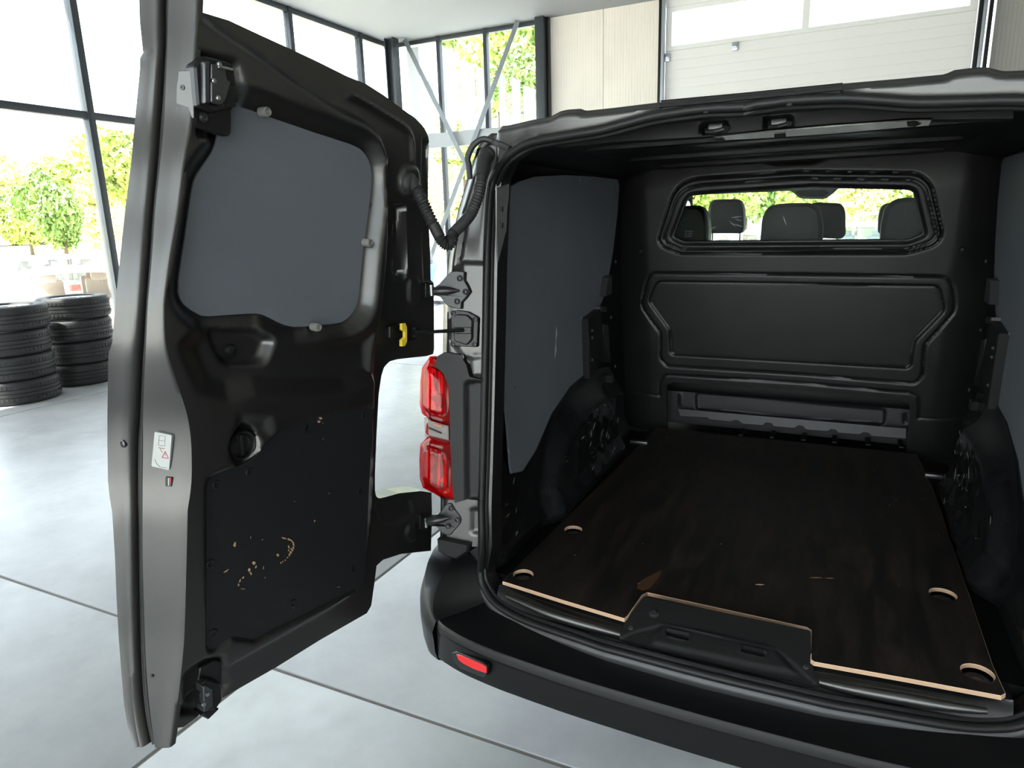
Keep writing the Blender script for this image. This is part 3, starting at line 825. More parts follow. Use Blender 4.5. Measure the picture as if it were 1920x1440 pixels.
# inner header with the two striker pockets
HI = Frame((0, .06, ZF), (1, 0, 0), (0, .1, 1))
hp = HI.poly([(1010, 268), (1093, 255), (1175, 236), (1225, 223), (1330, 207), (1463, 197), (1570, 192), (1606, 199), (1698, 207), (1804, 208), (1900, 206), (1900, 222), (1750, 224), (1698, 226), (1540, 237), (1317, 256), (1220, 262), (1150, 266), (1060, 276)])
stk = [HI.poly([(1314, 234), (1320, 229), (1358, 226), (1364, 230), (1365, 240), (1358, 246), (1320, 250), (1314, 246)]), HI.poly([(1432, 224), (1438, 219), (1480, 217), (1485, 221), (1485, 232), (1478, 237), (1440, 242), (1433, 236)])]


def h_hi(P):
    return -.035 * sum(inside(P, s, .006) for s in stk) - .004 * ring(P, stk[0], .003) - .004 * ring(P, stk[1], .003)


ih = relief('inner_header', HI, hp, h_hi, .005, 'black_plastic', van, thick=.03)
for s in stk:
    c = s.mean(0); mb = MB(); a = s.min(0); b = s.max(0)
    tube_mesh(mb, [HI.pt(a[0] + .012, c[1] - .008, -.012), HI.pt(c[0], c[1] - .010, -.004), HI.pt(b[0] - .012, c[1] - .004, -.012)], .005, 8)
    mb.box(HI.pt(c[0], c[1] + .004, -.022), (.035, .012, .016), bev=.003); mb.build('striker', 'dark_steel', ih)
# bright roof bow strip behind the header
BW = Frame((0, .16, ZF + HI.uv(1500, 246)[1] + .012), (1, 0, 0), (0, .75, -1))
bw = BW.poly([(1335, 257), (1440, 246), (1560, 236), (1700, 226), (1748, 225), (1742, 237), (1700, 240), (1560, 252), (1440, 260), (1360, 264)])
bo = slab('roof_bow', BW, bw, -.01, 0, 'bright_metal', van, bev=.002)
for a in (((1452, 250), (1472, 248), (1474, 255), (1452, 257)), ((1338, 258), (1354, 257), (1360, 262), (1344, 263)), ((1700, 228), (1716, 226), (1728, 231), (1716, 236), (1702, 236))):
    slab('bow_clip', BW, BW.poly(a), 0, .003, 'inner_metal', bo)

# ---------------------------------------------------------------- load floor
FLO = Frame((0, 0, ZF), (1, 0, 0), (0, 1, 0))
fr_px = [(942, 1090), (1060, 1127), (1171, 1160), (1177, 1155), (1204, 1116), (1214, 1111), (1365, 1144), (1512, 1176), (1521, 1182), (1520, 1236), (1526, 1241), (1700, 1272), (1878, 1305), (1886, 1300)]
fr = FLO.poly(fr_px)
yb_f = 1.76
fl = FLO.uv(1165, 868); frt = FLO.uv(1755, 930)
floor_poly = np.concatenate([fr, [(.635, .12), (frt[0], frt[1]), (.60, yb_f), (-.60, yb_f), (fl[0], fl[1]), (-.645, .05)]])
holes = []
for (cx_, cy_), r_ in (((981, 1077), .031), ((1075, 993), .031), ((1768, 1114), .034), ((1833, 1261), .034)):
    c = FLO.uv(cx_, cy_); a = np.arange(20) * 2 * math.pi / 20
    holes.append(np.stack([c[0] + r_ * np.cos(a), c[1] + r_ * np.sin(a)], 1))
bd = slab('floor_board', FLO, floor_poly, -.011, .0, 'ply_face', van, holes=holes, edge='ply_edge', bev=.0017, label='black-brown film faced plywood load floor with pale cut edges')
for h_ in holes:
    c = h_.mean(0); mb = MB(); mb.lathe((c[0], c[1], ZF - .022), (0, 0, 1), [(.028, .0), (.028, .004), (.022, .006), (.012, .002)], 20); mb.build('lashing_ring', 'dark_steel', bd)
for cx_, cy_, n, sp, m_ in ((1215, 1095, 1, .05, 'scuff'), (1250, 821, 3, .01, 'white_label'), (1128, 946, 1, .006, 'white_label')):
    c = FLO.uv(cx_, cy_)
    for k in range(n):
        q = np.array(c) + nrng.normal(size=2) * sp * .4; a = np.sort(nrng.uniform(0, 6.28, 7)); r0 = sp * nrng.uniform(.08, .3, 7) if m_ == 'white_label' else sp * nrng.uniform(.02, .05, 7)
        slab('scuff_mark', FLO, np.stack([q[0] + r0 * np.cos(a) * 2, q[1] + r0 * np.sin(a)], 1), 0, .0004, m_, bd)
slab('worn_patch', FLO, FLO.poly([(1194, 1103), (1200, 1090), (1216, 1081), (1242, 1069), (1236, 1082), (1228, 1092), (1218, 1104), (1205, 1108)]), 0, .0003, 'worn_brown', bd)
for x, y, w_, h_ in ((1530, 1083, 12, .5), (1556, 1084, 8, .5), (1425, 1096, 9, 1.2), (1352, 1020, 1, 1), (1668, 947, 1.5, 1.2), (1680, 936, 1.5, 1), (1640, 882, 1, 1), (1728, 936, 1.2, 1), (1205, 1019, 1.2, 1), (1078, 1041, 1.5, 1), (1760, 1002, 1, 1)):
    slab('scuff_mark', FLO, FLO.poly([(x - w_, y), (x, y - h_), (x + w_, y + .3), (x, y + h_)]), 0, .0004, 'scuff', bd)
# metal pan under the board and side gaps
mb = MB(); mb.box((0, .93, ZF - .045), (1.48, 1.66, .03)); mb.build('floor_pan', 'inner_metal', van)
# rear sill: ledge under the board edge, rounded lip, down to the seal
xs = np.linspace(-.66, .66, 45); G = []
for x in xs:
    zs_ = np.interp(abs(x), [-p[0] for p in sb3[::-1]] if False else np.sort(-sb3[sb3[:, 0] < 0][:, 0]), (sb3[sb3[:, 0] < 0][:, 2])[np.argsort(-sb3[sb3[:, 0] < 0][:, 0])])
    ys_ = np.interp(abs(x), np.sort(-sb3[sb3[:, 0] < 0][:, 0]), (sb3[sb3[:, 0] < 0][:, 1])[np.argsort(-sb3[sb3[:, 0] < 0][:, 0])])
    y0 = .03 - .035 * (1 - (x / .66) ** 2)
    G.append([(x, y0 + .06, ZF - .02), (x, y0 - .012, ZF - .018), (x, y0 * .75 + ys_ * .25, ZF - .019), (x, y0 * .55 + ys_ * .45, ZF - .026), (x, y0 * .35 + ys_ * .65, ZF - .042), (x, y0 * .18 + ys_ * .82, zs_ * .6 + (ZF - .042) * .4), (x, ys_ + .004, zs_ - .002)])
mb = MB(); mb.grid(np.array(G)[:, ::-1]); mb.build('rear_sill', 'sill_black', van, sharp=60)
for nm, pl in (('sill_lip_highlight', [(950, 1117), (985, 1131), (1030, 1150), (1080, 1166), (1130, 1180), (1164, 1190)]), ('sill_lip_highlight', [(1536, 1278), (1600, 1292), (1700, 1310), (1780, 1324), (1850, 1333)])):  # tapered paler ridges stand in for the highlight along the black sill
    F = Frame((0, -.055, ZF - .024), (1, 0, 0), (0, 1, .3), base=lambda P: -.0 * P[:, 0]); q = smooth([F.px(x, y, 0) for x, y in pl], n=4); n = len(q)
    tube(nm, q, [.012 * math.sin(math.pi * (.12 + .8 * i / n)) + .003 for i in range(n)], 'paint', van, 10)
# sill plate of black plastic with the two lock slots
SP = Frame((0, -.03, ZF - .012), (1, 0, 0), (0, 1, .42))
sp_out = round_poly(SP.poly([(1208, 1118), (1519, 1182), (1523, 1245), (1531, 1283), (1430, 1262), (1300, 1231), (1160, 1196), (1172, 1166)]), .006)
slots = [round_poly(SP.poly(p), .006) for p in ([(1250, 1181), (1292, 1190), (1291, 1201), (1251, 1192)], [(1390, 1212), (1435, 1222), (1434, 1233), (1391, 1223)])]
hump = SP.poly([(1228, 1190), (1242, 1171), (1300, 1182), (1440, 1214), (1456, 1219), (1490, 1260), (1440, 1252), (1300, 1222), (1225, 1205)])
cut = SP.poly([(1160, 1196), (1190, 1184), (1240, 1171), (1460, 1219), (1531, 1283), (1531, 1300), (1160, 1215)])


def h_sp(P):
    h = .006 * inside(P, hump, .02) - .004 * inside(P, cut, .004)
    for s in slots: h = h - .018 * inside(P, s, .004) + .003 * ring(P, s, .004)
    return h


spo = relief('sill_plate', SP, sp_out, h_sp, .004, 'black_plastic', van, thick=.02, label='black plastic sill plate with two lock slots')
for x, y, r_ in ((1226, 1150, .011), (1183, 1177, .006), (1511, 1250, .006)): mb = MB(); screw(mb, SP.px(x, y, .001), SP.en, r_); mb.build('screw', 'dark_steel', spo)

# ---------------------------------------------------------------- cargo space
# side wall metal, both sides
WX = .80
for s in (-1, 1):
    mb = MB(); G = []
    for z, x in ((ZF - .05, WX), (ZF + .5, WX), (ZF + .9, WX - .005), (ZF + 1.2, WX - .025), (ZF + 1.27, WX - .045), (ZF + 1.31, WX - .22)):
        G.append([(s * x, y, z) for y in (.14 + .20 * min(1, max(0, (z - ZF - .4) / .6)), .6, 1.2, 1.9)])
    G = np.array(G); mb.grid(G if s > 0 else G[:, ::-1]); mb.build('cargo_wall', 'inner_metal', van)
mb = MB(); mb.grid(np.array([[(x, y, ZF + 1.305 + .015 * (1 - (x / .58) ** 2)) for x in np.linspace(-.59, .59, 9)] for y in (.1, .7, 1.3, 1.9)])); mb.build('cargo_ceiling', 'inner_metal', van)
for y in (.55, 1.05, 1.5):
    mb = MB(); mb.box((0, y, ZF + 1.31), (1.1, .09, .03), bev=.012); mb.build('roof_rib', 'inner_metal', van)

PX = .74
pan_px = [(953, 352), (975, 340), (1005, 331), (1060, 328), (1110, 331), (1158, 336), (1161, 348), (1158, 400), (1150, 470), (1141, 520), (1131, 560), (1124, 578), (1103, 597), (1103, 640), (1104, 704), (1085, 716), (1068, 728), (1050, 756), (1033, 785), (1015, 825), (1001, 860), (985, 885), (962, 909), (957, 870), (952, 800), (944, 720), (936, 640), (933, 570), (934, 500), (946, 455), (951, 400)]
for s in (-1, 1):
    FW = Frame((-PX, 0, ZF), (0, 1, 0), (0, 0, 1))
    pp = FW.poly(pan_px)
    if s > 0: FW = Frame((PX, 0, ZF), (0, 1, 0), (0, 0, 1))
    po_ = slab('lining_panel', FW, pp, -.008, .0, 'lining_grey', van, bev=.001, label='blue-grey board lining on the cargo side wall')
    for k, (x, y) in enumerate(((1090, 597), (965, 727), (1086, 338))):
        u, v = Frame((-PX, 0, ZF), (0, 1, 0), (0, 0, 1)).uv(x, y)
        mb = MB(); screw(mb, FW.pt(u, v, .001), FW.en, .004); mb.build('screw', 'steel', po_)
FWL = Frame((-PX, 0, ZF), (0, 1, 0), (0, 0, 1))
for x0, y0, x1, y1, w in ((1043, 612, 1042, 640, 2), (1042, 640, 1040, 672, 1.6)):
    a, b = FWL.uv(x0, y0), FWL.uv(x1, y1); c = FWL.uv(x0 + w, (y0 + y1) / 2); slab('scratch_mark', FWL, [a, c, b, FWL.uv((x0 + x1) / 2 - .5, (y0 + y1) / 2)], 0, .0005, 'scratch', van)

# wheel arch covers wrapped in black foil, one each side, reaching from the rear corner to the bulkhead


def arch(s):
    F = Frame((s * .735, 0, ZF), (0, 1, 0), (0, 0, 1))
    ol = np.array([(.075, -.02), (1.62, -.02), (1.62, .20), (1.36, .40), (1.10, .44), (.86, .42), (.66, .36), (.50, .26), (.38, .22), (.26, .25), (.17, .45), (.125, .70), (.09, .74), (.075, .40)])
    hum = round_poly(np.array([(.42, -.3), (1.42, -.3), (1.36, .18), (1.22, .33), (.98, .36), (.74, .33), (.58, .22)]), .12, 6)
    r = np.random.default_rng(5)
    K = [(r.normal(size=2) * 26, r.uniform(0, 6.28), r.uniform(.5, 1)) for _ in range(14)]

    def hf(P):
        h = .064 * inside(P, hum, .11)
        h += .034 * sst((.10 - P[:, 1]) / .10) * sst((P[:, 0] - .06) / .1)          # flares out over the floor edge
        wr = sum(a * np.abs(np.sin(P @ k + ph)) for k, ph, a in K) / 14
        m = np.exp(-((P[:, 0] - 1.02) / .28) ** 2) * np.exp(-((P[:, 1] - .16) / .17) ** 2)
        h += .020 * m * (wr - .5) * 2
        h -= .008 * groove(P, np.array([(.16, .0), (.13, .7)]), .006)
        for u in (.72, .86): h += .012 * groove(P, np.array([(u, .02), (u + .02, .2)]), .02)
        return h
    o = relief('wheel_arch_cover', F, ol, hf, .011, 'foil_black', van, thick=.02, label='crinkled black foil cover over the wheel arch')
    r = np.random.default_rng(11 if s < 0 else 12)
    for k in range(34):
        u, v = (r.normal(.98, .2), r.normal(.17, .09)) if k < 20 else (r.uniform(.12, .3), r.uniform(.02, .6))
        if not (.1 < u < 1.4 and .01 < v < .38): continue
        L_ = r.uniform(.006, .022); a = r.uniform(0, 3.14); d = np.array([math.cos(a), math.sin(a)]) * L_; n_ = np.array([-d[1], d[0]]) * .14
        c = np.array([u, v]); q = [c - d, c + n_, c + d, c - n_]; hh = float(hf(np.array([c]))[0])
        slab('scratch_mark', F, q, hh + .004, hh + .0045, 'scratch', o)


arch(-1); arch(1)

# rear inner plate with oblong holes beside the seal (left), and bracket work by the bulkhead
IP = Frame((-.655, .06, ZF), (.75, 1, 0), (0, 0, 1))
ip = IP.poly([(931, 352), (955, 344), (954, 370), (951, 400), (950, 432), (944, 456), (934, 492), (931, 440)])
plate = slab('pillar_plate', IP, ip, -.006, 0, 'dark_steel', van, bev=.001)
for x, y in ((941, 392), (941, 423)):
    mb = MB(); mb.box(IP.px(x, y, .0005), (.006, .006, .014)); mb.build('plate_hole', 'inner_metal', plate)
BR = Frame((-.71, 0, ZF), (0, 1, 0), (0, 0, 1))
br_shapes = [
    ('pillar_bracket', [(1141, 520), (1148, 516), (1148, 552), (1136, 556)], 'dark_steel'),
    ('pillar_bracket', [(1126, 575), (1138, 575), (1138, 585), (1126, 584)], 'dark_steel'),
    ('pillar_bracket', [(1133, 608), (1141, 610), (1145, 680), (1138, 660), (1130, 640)], 'dark_steel'),
    ('pillar_bracket', [(1146, 705), (1150, 700), (1152, 716), (1147, 718)], 'dark_steel'),
    ('pillar_bracket', [(1140, 746), (1155, 747), (1152, 860), (1143, 850)], 'pan_metal'),
    ('pillar_plate', [(1103, 598), (1126, 580), (1132, 640), (1128, 660), (1116, 700), (1106, 710)], 'black_plastic')]
for nm, q, m_ in br_shapes:
    pq = BR.poly(q)
    for s in (-1, 1):
        F = BR if s < 0 else Frame((.71, 0, ZF), (0, 1, 0), (0, 0, 1)); slab(nm, F, pq, -.05, 0, m_, van, bev=.003)
for x, y in ((1154, 491), (1145, 595), (1153, 687), (1110, 620), (1110, 633), (1110, 675)):
    u, v = BR.uv(x, y)
    for s in (-1, 1): mb = MB(); screw(mb, (s * .708, u, ZF + v), (-s, 0, 0), .007); mb.build('wall_screw', 'dark_steel', van)

# ---------------------------------------------------------------- bulkhead
TB = .1586
BK = Frame((0, 1.833, ZF), (1, 0, 0), (0, -TB, 1))
BKr = lambda pts: BK.poly(pts)


def sym(pl):
    """Make an outline symmetric about the van's middle: average each point with its mirrored partner list."""
    return pl


win_out = round_poly(BKr([(1234, 449), (1260, 366), (1275, 345), (1300, 335), (1500, 322), (1722, 325), (1746, 345), (1768, 440), (1755, 460), (1703, 475.5), (1274, 476), (1241, 462)]), .03)
win_mid = round_poly(BKr([(1243, 447), (1268, 371), (1284, 354), (1310, 347), (1500, 334), (1716, 337), (1736, 352), (1757, 440), (1748, 453), (1703, 467), (1277, 468), (1248, 457)]), .025)
win_gl = round_poly(BKr([(1261, 445), (1286, 378), (1295, 368), (1331, 365), (1520, 353), (1700, 357), (1712, 360), (1732, 440), (1703, 451.5), (1281, 454.5)]), .012)
pan_o = round_poly(BKr([(1222, 512), (1500, 515), (1772, 519.5), (1787, 535), (1792, 577), (1787, 590), (1733, 648), (1730, 705), (1715, 720), (1500, 702), (1250, 687), (1237, 672), (1239, 626), (1204, 580), (1202, 566), (1212, 525)]), .018)
pan_i = round_poly(BKr([(1233, 529.5), (1500, 533), (1760, 538), (1770, 582), (1714, 640), (1706, 690), (1500, 678), (1258, 664.5), (1255, 617), (1217, 565)]), .02)
low_o = BKr([(1236, 742), (1237, 715), (1247, 704), (1260, 703.5), (1500, 718), (1705, 737), (1720, 744), (1724, 760), (1722, 784)])
low_i = BKr([(1249, 742), (1250, 722), (1262, 716.5), (1500, 731), (1690, 749), (1704, 757), (1707, 770), (1706, 800), (1600, 860), (1250, 860)])
low_hole = np.array([(low_i[0][0], -.06), tuple(low_i[0]), tuple(low_i[1]), tuple(low_i[2]), tuple(low_i[3]), tuple(low_i[4]), tuple(low_i[5]), tuple(low_i[6]), (low_i[7][0], -.06)])
notch = round_poly(BKr([(1425, 290), (1435, 303), (1450, 309), (1530, 305), (1550, 296), (1560, 284), (1500, 270), (1425, 270)]), .01)
bk_out = np.array([(-.82, -.05), (.82, -.05), (.82, 1.34), (-.82, 1.34)])


def h_bk(P):
    a = np.abs(P[:, 0]); h = -.9 * np.clip(a - .635, 0, None) ** 1.6
    vv = P[:, 1]
    h += -.5 * np.clip(vv - 1.18, 0, None) ** 1.5
    for pl, d in ((win_out, .008), (win_mid, .006), (pan_o, .008), (pan_i, .0065)): h -= d * ring(P, pl, .0045)
    h -= .004 * inside(P, win_mid, .01) + .012 * inside(P, offset_poly(win_gl, -.012), .02)
    h -= .010 * inside(P, pan_i, .02)
    h -= .007 * groove(P, low_o, .0045)
    h -= .02 * inside(P, notch, .012)
    seam = np.array([(-.80, low_o[0][1] + .005), tuple(low_o[0])]); h -= .005 * groove(P, seam, .003)
    h -= .005 * groove(P, np.array([(.80, low_o[-1][1]), tuple(low_o[-1])]), .003)
    return h


bk = relief('bulkhead', BK, bk_out, h_bk, .006, 'bulkhead', van, holes=[win_gl, low_hole], thick=.03, label='moulded black plastic bulkhead with a window and grooved panel')
slab('bulkhead_window', BK, offset_poly(win_gl, -.004), -.026, -.022, 'glass_bulk', van, label='long narrow bulkhead window with scratched glass')
for x, y in ((1202, 470), (1804, 468)): mb = MB(); mb.lathe(BK.px(x, y, -.004), BK.en, [(.012, -.006), (.012, .004), (.008, .009), (0, .010)], 16, cap1=False); mb.build('fixing_plug', 'black_plastic', bk)
# faint print in the corner of the window, and a few scratches
for j in range(3):
    for k in range(2):
        x0 = 1283 + k * 5; slab('window_print', BK, BKr([(x0, 434 + j * 4.5), (x0 + (3 if k == 0 else 10 - j), 434 + j * 4.5), (x0 + (3 if k == 0 else 10 - j), 436.5 + j * 4.5), (x0, 436.5 + j * 4.5)]), -.0215, -.021, 'car_black', bk)
for p, q in (((1372, 421), (1393, 427)), ((1368, 410), (1391, 407)), ((1378, 427), (1365, 415)), ((1474, 425), (1467, 405)), ((1331, 431), (1342, 426)), ((1376, 412), (1391, 416))):
    a, b = np.array(BK.uv(*p)), np.array(BK.uv(*q)); n_ = np.array([-(b - a)[1], (b - a)[0]]) * .025; slab('window_scratch', BK, [a, (a + b) / 2 + n_, b, (a + b) / 2 - n_], -.0218, -.0215, 'vinyl_white', bk)
# bulkhead lower corner covers and what shows through the low opening: seat box panel, step rail with notches
SB = Frame((0, 1.98, ZF), (1, 0, 0), (0, 0, 1))
sbp = SB.poly([(1262, 735), (1700, 775), (1702, 812), (1500, 800), (1262, 770)])
x0, x1 = sbp[:, 0].min() - .05, sbp[:, 0].max() + .05
zt = SB.uv(1262, 733)[1]
ins = round_poly(SB.poly([(1305, 738), (1660, 768), (1657, 797), (1500, 788), (1305, 768)]), .02)
brk = SB.poly([(1270, 765), (1700, 800)])


def h_sb(P): return -.02 * inside(P, ins, .012) + .01 * groove(P, np.array([SB.uv(1275, 740), SB.uv(1275, 757)]), .006) - .01 * groove(P, np.array([SB.uv(1697, 778), SB.uv(1697, 792)]), .006)


relief('seat_box', SB, np.array([(x0, -.03), (x1, -.03), (x1, zt), (x0, zt)]), h_sb, .006, 'rail_dark', van, thick=.02)
r_t = [(1270, 766), (1700, 803)]; r_b = [(1275, 781), (1326, 783), (1330, 787), (1370, 791), (1378, 788), (1384, 789), (1392, 795), (1430, 798), (1436, 793), (1446, 794), (1450, 800), (1490, 803), (1497, 798), (1506, 800), (1510, 806), (1552, 809), (1558, 805), (1566, 806), (1572, 812), (1610, 815), (1620, 811), (1630, 813), (1634, 818), (1700, 823)]
RL = Frame((0, 1.90, ZF), (1, 0, 0), (0, .25, 1))
rail = np.concatenate([RL.poly(r_t), RL.poly(r_b)[::-1]]); slab('step_rail', RL, rail, -.02, 0, 'rail_dark', van, bev=.002)
for x in (1390, 1448, 1507, 1565, 1628, 1690):
    mb = MB(); p = FLO.px(x, 812 + (x - 1390) * .075); mb.box(p + [0, .03, -.004], (.022, .12, .010), bev=.004); mb.build('floor_rib', 'inner_metal', van)
for s, q in ((-1, (1195, 834)), (1, (1758, 899))):
    p = FLO.px(*q); mb = MB(); mb.box(p + [0, .03, .004], (.09, .03, .02), bev=.007); mb.build('corner_fitting', 'dark_steel', van)

# ---------------------------------------------------------------- rear door, opened outward
TH = math.radians(7.0); TILT = .06
n0 = np.array([math.cos(TH), -math.sin(TH), 0]); du = np.array([-math.sin(TH), -math.cos(TH), 0])
DO = Frame((-.86, .02, ZF + .5), du, np.array([0, 0, 1.]) + TILT * n0)
door = empty('rear_door', (-.88, -.4, ZF), parent=van)
door['label'] = 'open rear door seen from inside, grey painted steel'
bend = [(372, 40), (369, 80), (366, 132), (362, 223), (353, 270), (347, 303), (338, 381), (329, 430), (321, 482), (314, 530), (309, 570), (308, 613), (311, 645), (317, 672), (331, 715), (345, 752), (353, 780), (359, 824), (360, 897), (356, 930), (352, 955), (350, 1042), (348, 1120), (346, 1200), (342, 1250), (336, 1300), (331, 1340), (324, 1380)]
o_right = [(430, 38), (490, 66), (547, 92), (600, 117), (652, 143), (687, 157), (720, 178), (751, 201), (780, 222), (797, 240), (804, 256), (807, 275), (810, 390), (814, 490), (815, 655), (813, 664), (800, 668), (770, 671), (745, 674), (731, 678), (721, 689), (716, 705), (711, 740), (707, 815), (704, 890), (704, 920), (706, 931), (712, 935), (725, 932), (750, 925), (790, 921), (810, 924), (811, 960), (809, 1033), (780, 1036), (753, 1039), (719, 1050), (707, 1061), (703, 1094), (697, 1136), (689, 1150), (600, 1201), (520, 1251), (422, 1307), (345, 1364)]
bu = DO.poly(bend)
d_out = np.concatenate([DO.poly([(378, 16)], -.01), DO.poly(o_right, -.03), bu[::-1]])
GP_px = [(442, 199), (506, 220), (587, 248), (649, 268), (675, 280), (690, 300), (696, 327), (694, 362), (687, 420), (680, 470), (674, 535), (670, 567), (660, 587), (640, 604), (602, 609), (550, 613), (521, 604), (492, 590), (462, 588), (390, 593), (369, 588), (346, 572), (334, 548), (337, 505), (346, 447), (354, 386), (362, 341), (375, 317), (393, 292), (404, 268), (409, 240), (420, 215)]
GP = DO.poly(GP_px, -.033)
GPs = smooth(GP, closed=True, n=2)
RG = np.concatenate([DO.poly([(430, 80), (505, 130), (547, 160), (600, 195), (640, 218), (690, 243), (714, 265), (726, 297), (726, 380), (725, 450), (722, 500), (715, 567), (708, 620), (703, 660), (701, 715), (699, 800), (699, 865), (697, 940), (690, 1020), (680, 1085), (668, 1108), (600, 1150), (520, 1195), (440, 1240), (385, 1278), (340, 1318)]), bu[::-1][2:]])
BD_px = [(397, 891), (435, 876), (458, 868), (486, 846), (502, 828), (528, 802), (546, 790), (600, 778), (688, 762), (697, 768), (698, 780), (690, 920), (685, 1060), (682, 1086), (676, 1097), (640, 1115), (560, 1155), (500, 1184), (474, 1199), (455, 1195), (432, 1193), (405, 1213), (391, 1218), (384, 1208), (384, 1050), (385, 910), (388, 897)]
BDp = DO.poly(BD_px, -.012)
belt = DO.poly([(345, 650), (380, 612), (480, 604), (545, 632), (600, 640), (692, 628), (694, 700), (640, 722), (560, 725), (470, 722), (420, 735), (375, 720)], -.02)
pocket = round_poly(DO.poly([(390, 624), (404, 618), (476, 620), (510, 637), (494, 678), (480, 683), (424, 682), (404, 658)], -.03), .012)
slotv = round_poly(DO.poly([(742, 385), (762, 385), (762, 515), (756, 523), (745, 523), (740, 512)], -.03), .008)
oval = round_poly(DO.poly([(768, 524), (784, 523), (788, 535), (787, 560), (780, 570), (768, 570), (765, 555), (765, 535)], -.03), .012)
bootpad = round_poly(DO.poly([(752, 318), (766, 312), (784, 316), (786, 350), (778, 374), (758, 372), (748, 345)], -.03), .02)
rib = smooth(DO.poly([(654, 177), (690, 195), (730, 220), (760, 240), (772, 262), (774, 300)], -.03), n=4)
rimf = DO.poly([(794, 260), (806, 270), (812, 390), (816, 500), (816, 528), (797, 528), (793, 400)], -.03)
cup = DO.poly([(455, 835)], -.01)[0]
lowpad = round_poly(DO.poly([(766, 985), (778, 980), (779, 1012), (768, 1016), (760, 1000)], -.03), .01)
redpan = DO.poly([(705, 945), (770, 938), (778, 962), (740, 985), (715, 980)], -.03)
latchU = DO.poly([(366, 100), (440, 120), (460, 190), (430, 262), (366, 256)], -.01)
latchL = DO.poly([(345, 1262), (378, 1236), (412, 1228), (440, 1290), (405, 1345), (345, 1345)], -.01)
dents = DO.poly([(440, 782), (492, 782), (500, 815), (440, 822)], -.02)


def h_door(P):
    sG = sdf(P, GPs); sR = sdf(P, RG)
    h = -.036 * (1 - sst(sG / .042))
    h -= .032 * sst(sR / .034)
    h -= .026 * inside(P, belt, .06)
    h -= .026 * inside(P, pocket, .022)
    h -= .014 * inside(P, BDp, .02)
    h -= .030 * inside(P, slotv, .010)
    h += .008 * inside(P, oval, .010) + .008 * inside(P, lowpad, .010)
    h += .012 * inside(P, bootpad, .016)
    h += .009 * groove(P, rib, .008)
    h -= .012 * inside(P, rimf, .010)
    h -= .010 * inside(P, redpan, .02)
    h -= .016 * inside(P, latchU, .02) + .012 * inside(P, latchL, .02)
    r = np.linalg.norm((P - cup) / [1.0, 1.25], axis=1); h -= .020 * sst((.036 - r) / .012 + .5)
    h -= .010 * inside(P, dents, .03)
    lip = DO.poly([(384, 1290), (440, 1252), (520, 1205), (600, 1158), (672, 1118)], 0)
    h -= .004 * groove(P, lip, .008)
    return h


relief('inner_skin', DO, d_out, h_door, .0058, 'paint', door, thick=.058, label='pressed steel inner skin of the open door')
slab('outer_skin', DO, offset_poly(d_out, .004), -.095, -.075, 'paint', door)

# free edge of the door: flange, seal channel, hemmed outer lip, as one folded strip
rows = [(-20, 264, 292, 297, 318, 374), (40, 266, 292, 297, 317, 372), (80, 270, 293, 298, 316, 369), (100, 272, 292, 297, 315, 368), (110, 266, 290, 295, 315, 367), (132, 266, 289, 294, 314, 366), (223, 257, 282, 287, 310, 362), (303, 250, 275, 281, 303, 347), (390, 239, 267, 273, 293, 337), (482, 229, 261, 266, 287, 321), (570, 220, 254, 260, 279, 309), (645, 214, 249, 255, 276, 311), (662, 207, 247, 253, 275, 314), (715, 206, 246, 251, 272, 331), (780, 205, 244, 249, 270, 353), (830, 205, 240, 245, 270, 359), (900, 206, 240, 245, 269, 360), (930, 209, 240, 245, 269, 356), (960, 214, 242, 246, 269, 352), (1042, 219, 243, 247, 269, 350), (1120, 222, 244, 248, 271, 348), (1193, 226, 246, 250, 273, 346), (1260, 231, 248, 252, 276, 340), (1320, 236, 252, 256, 281, 333), (1360, 243, 257, 261, 286, 328), (1400, 256, 266, 270, 292, 322)]
yy_ = np.arange(-20, 1401, 10.); rt_ = np.array(rows, float); cols = [np.interp(yy_, rt_[:, 0], rt_[:, k]) for k in range(1, 6)]
ker = np.array([1, 3, 6, 9, 10, 9, 6, 3, 1.]); ker /= ker.sum()
sm_ = lambda c: np.convolve(np.pad(c, 4, mode='reflect', reflect_type='odd'), ker, 'valid')
cols = [cols[0]] + [sm_(c) for c in cols[1:]]
fine = list(zip(yy_, *cols))
G = []; PHI = math.radians(20)
for y, xo, xr, xl, xc, xb in fine:
    ub, vb = DO.uv(xb, y); B = DO.pt(ub, vb, 0)
    e = -n0 * math.cos(PHI) + du * math.sin(PHI); nn = np.cross(e, (0, 0, 1.)); nn /= np.linalg.norm(nn)

    def onpl(x):
        d = ray(x, y); t = nn @ (B - CAM) / (nn @ d); return CAM + t * d
    c, l, r, o = onpl(xc), onpl(xl), onpl(xr), onpl(xo)
    f1 = B * .9 + c * .1 + du * .004
    G.append([B - du * .010 - n0 * .002, B, f1, B * .5 + c * .5 + du * .005, c + du * .002, c - du * .004, c - du * .016, l - du * .016, l - du * .002, r + du * .004, r * .6 + o * .4 + du * .0, o + du * .004, o - du * .006, o - du * .02])
edge = np.array(G)
dense = edge
mb = MB(); mb.grid(dense); mb.build('door_edge', 'paint', door, sharp=60, label='light-catching folded flange along the free edge of the door')
tube('edge_seal', np.array([(g[6] + g[7]) / 2 + du * .004 for g in G]), .0065, 'rubber', door, 8)


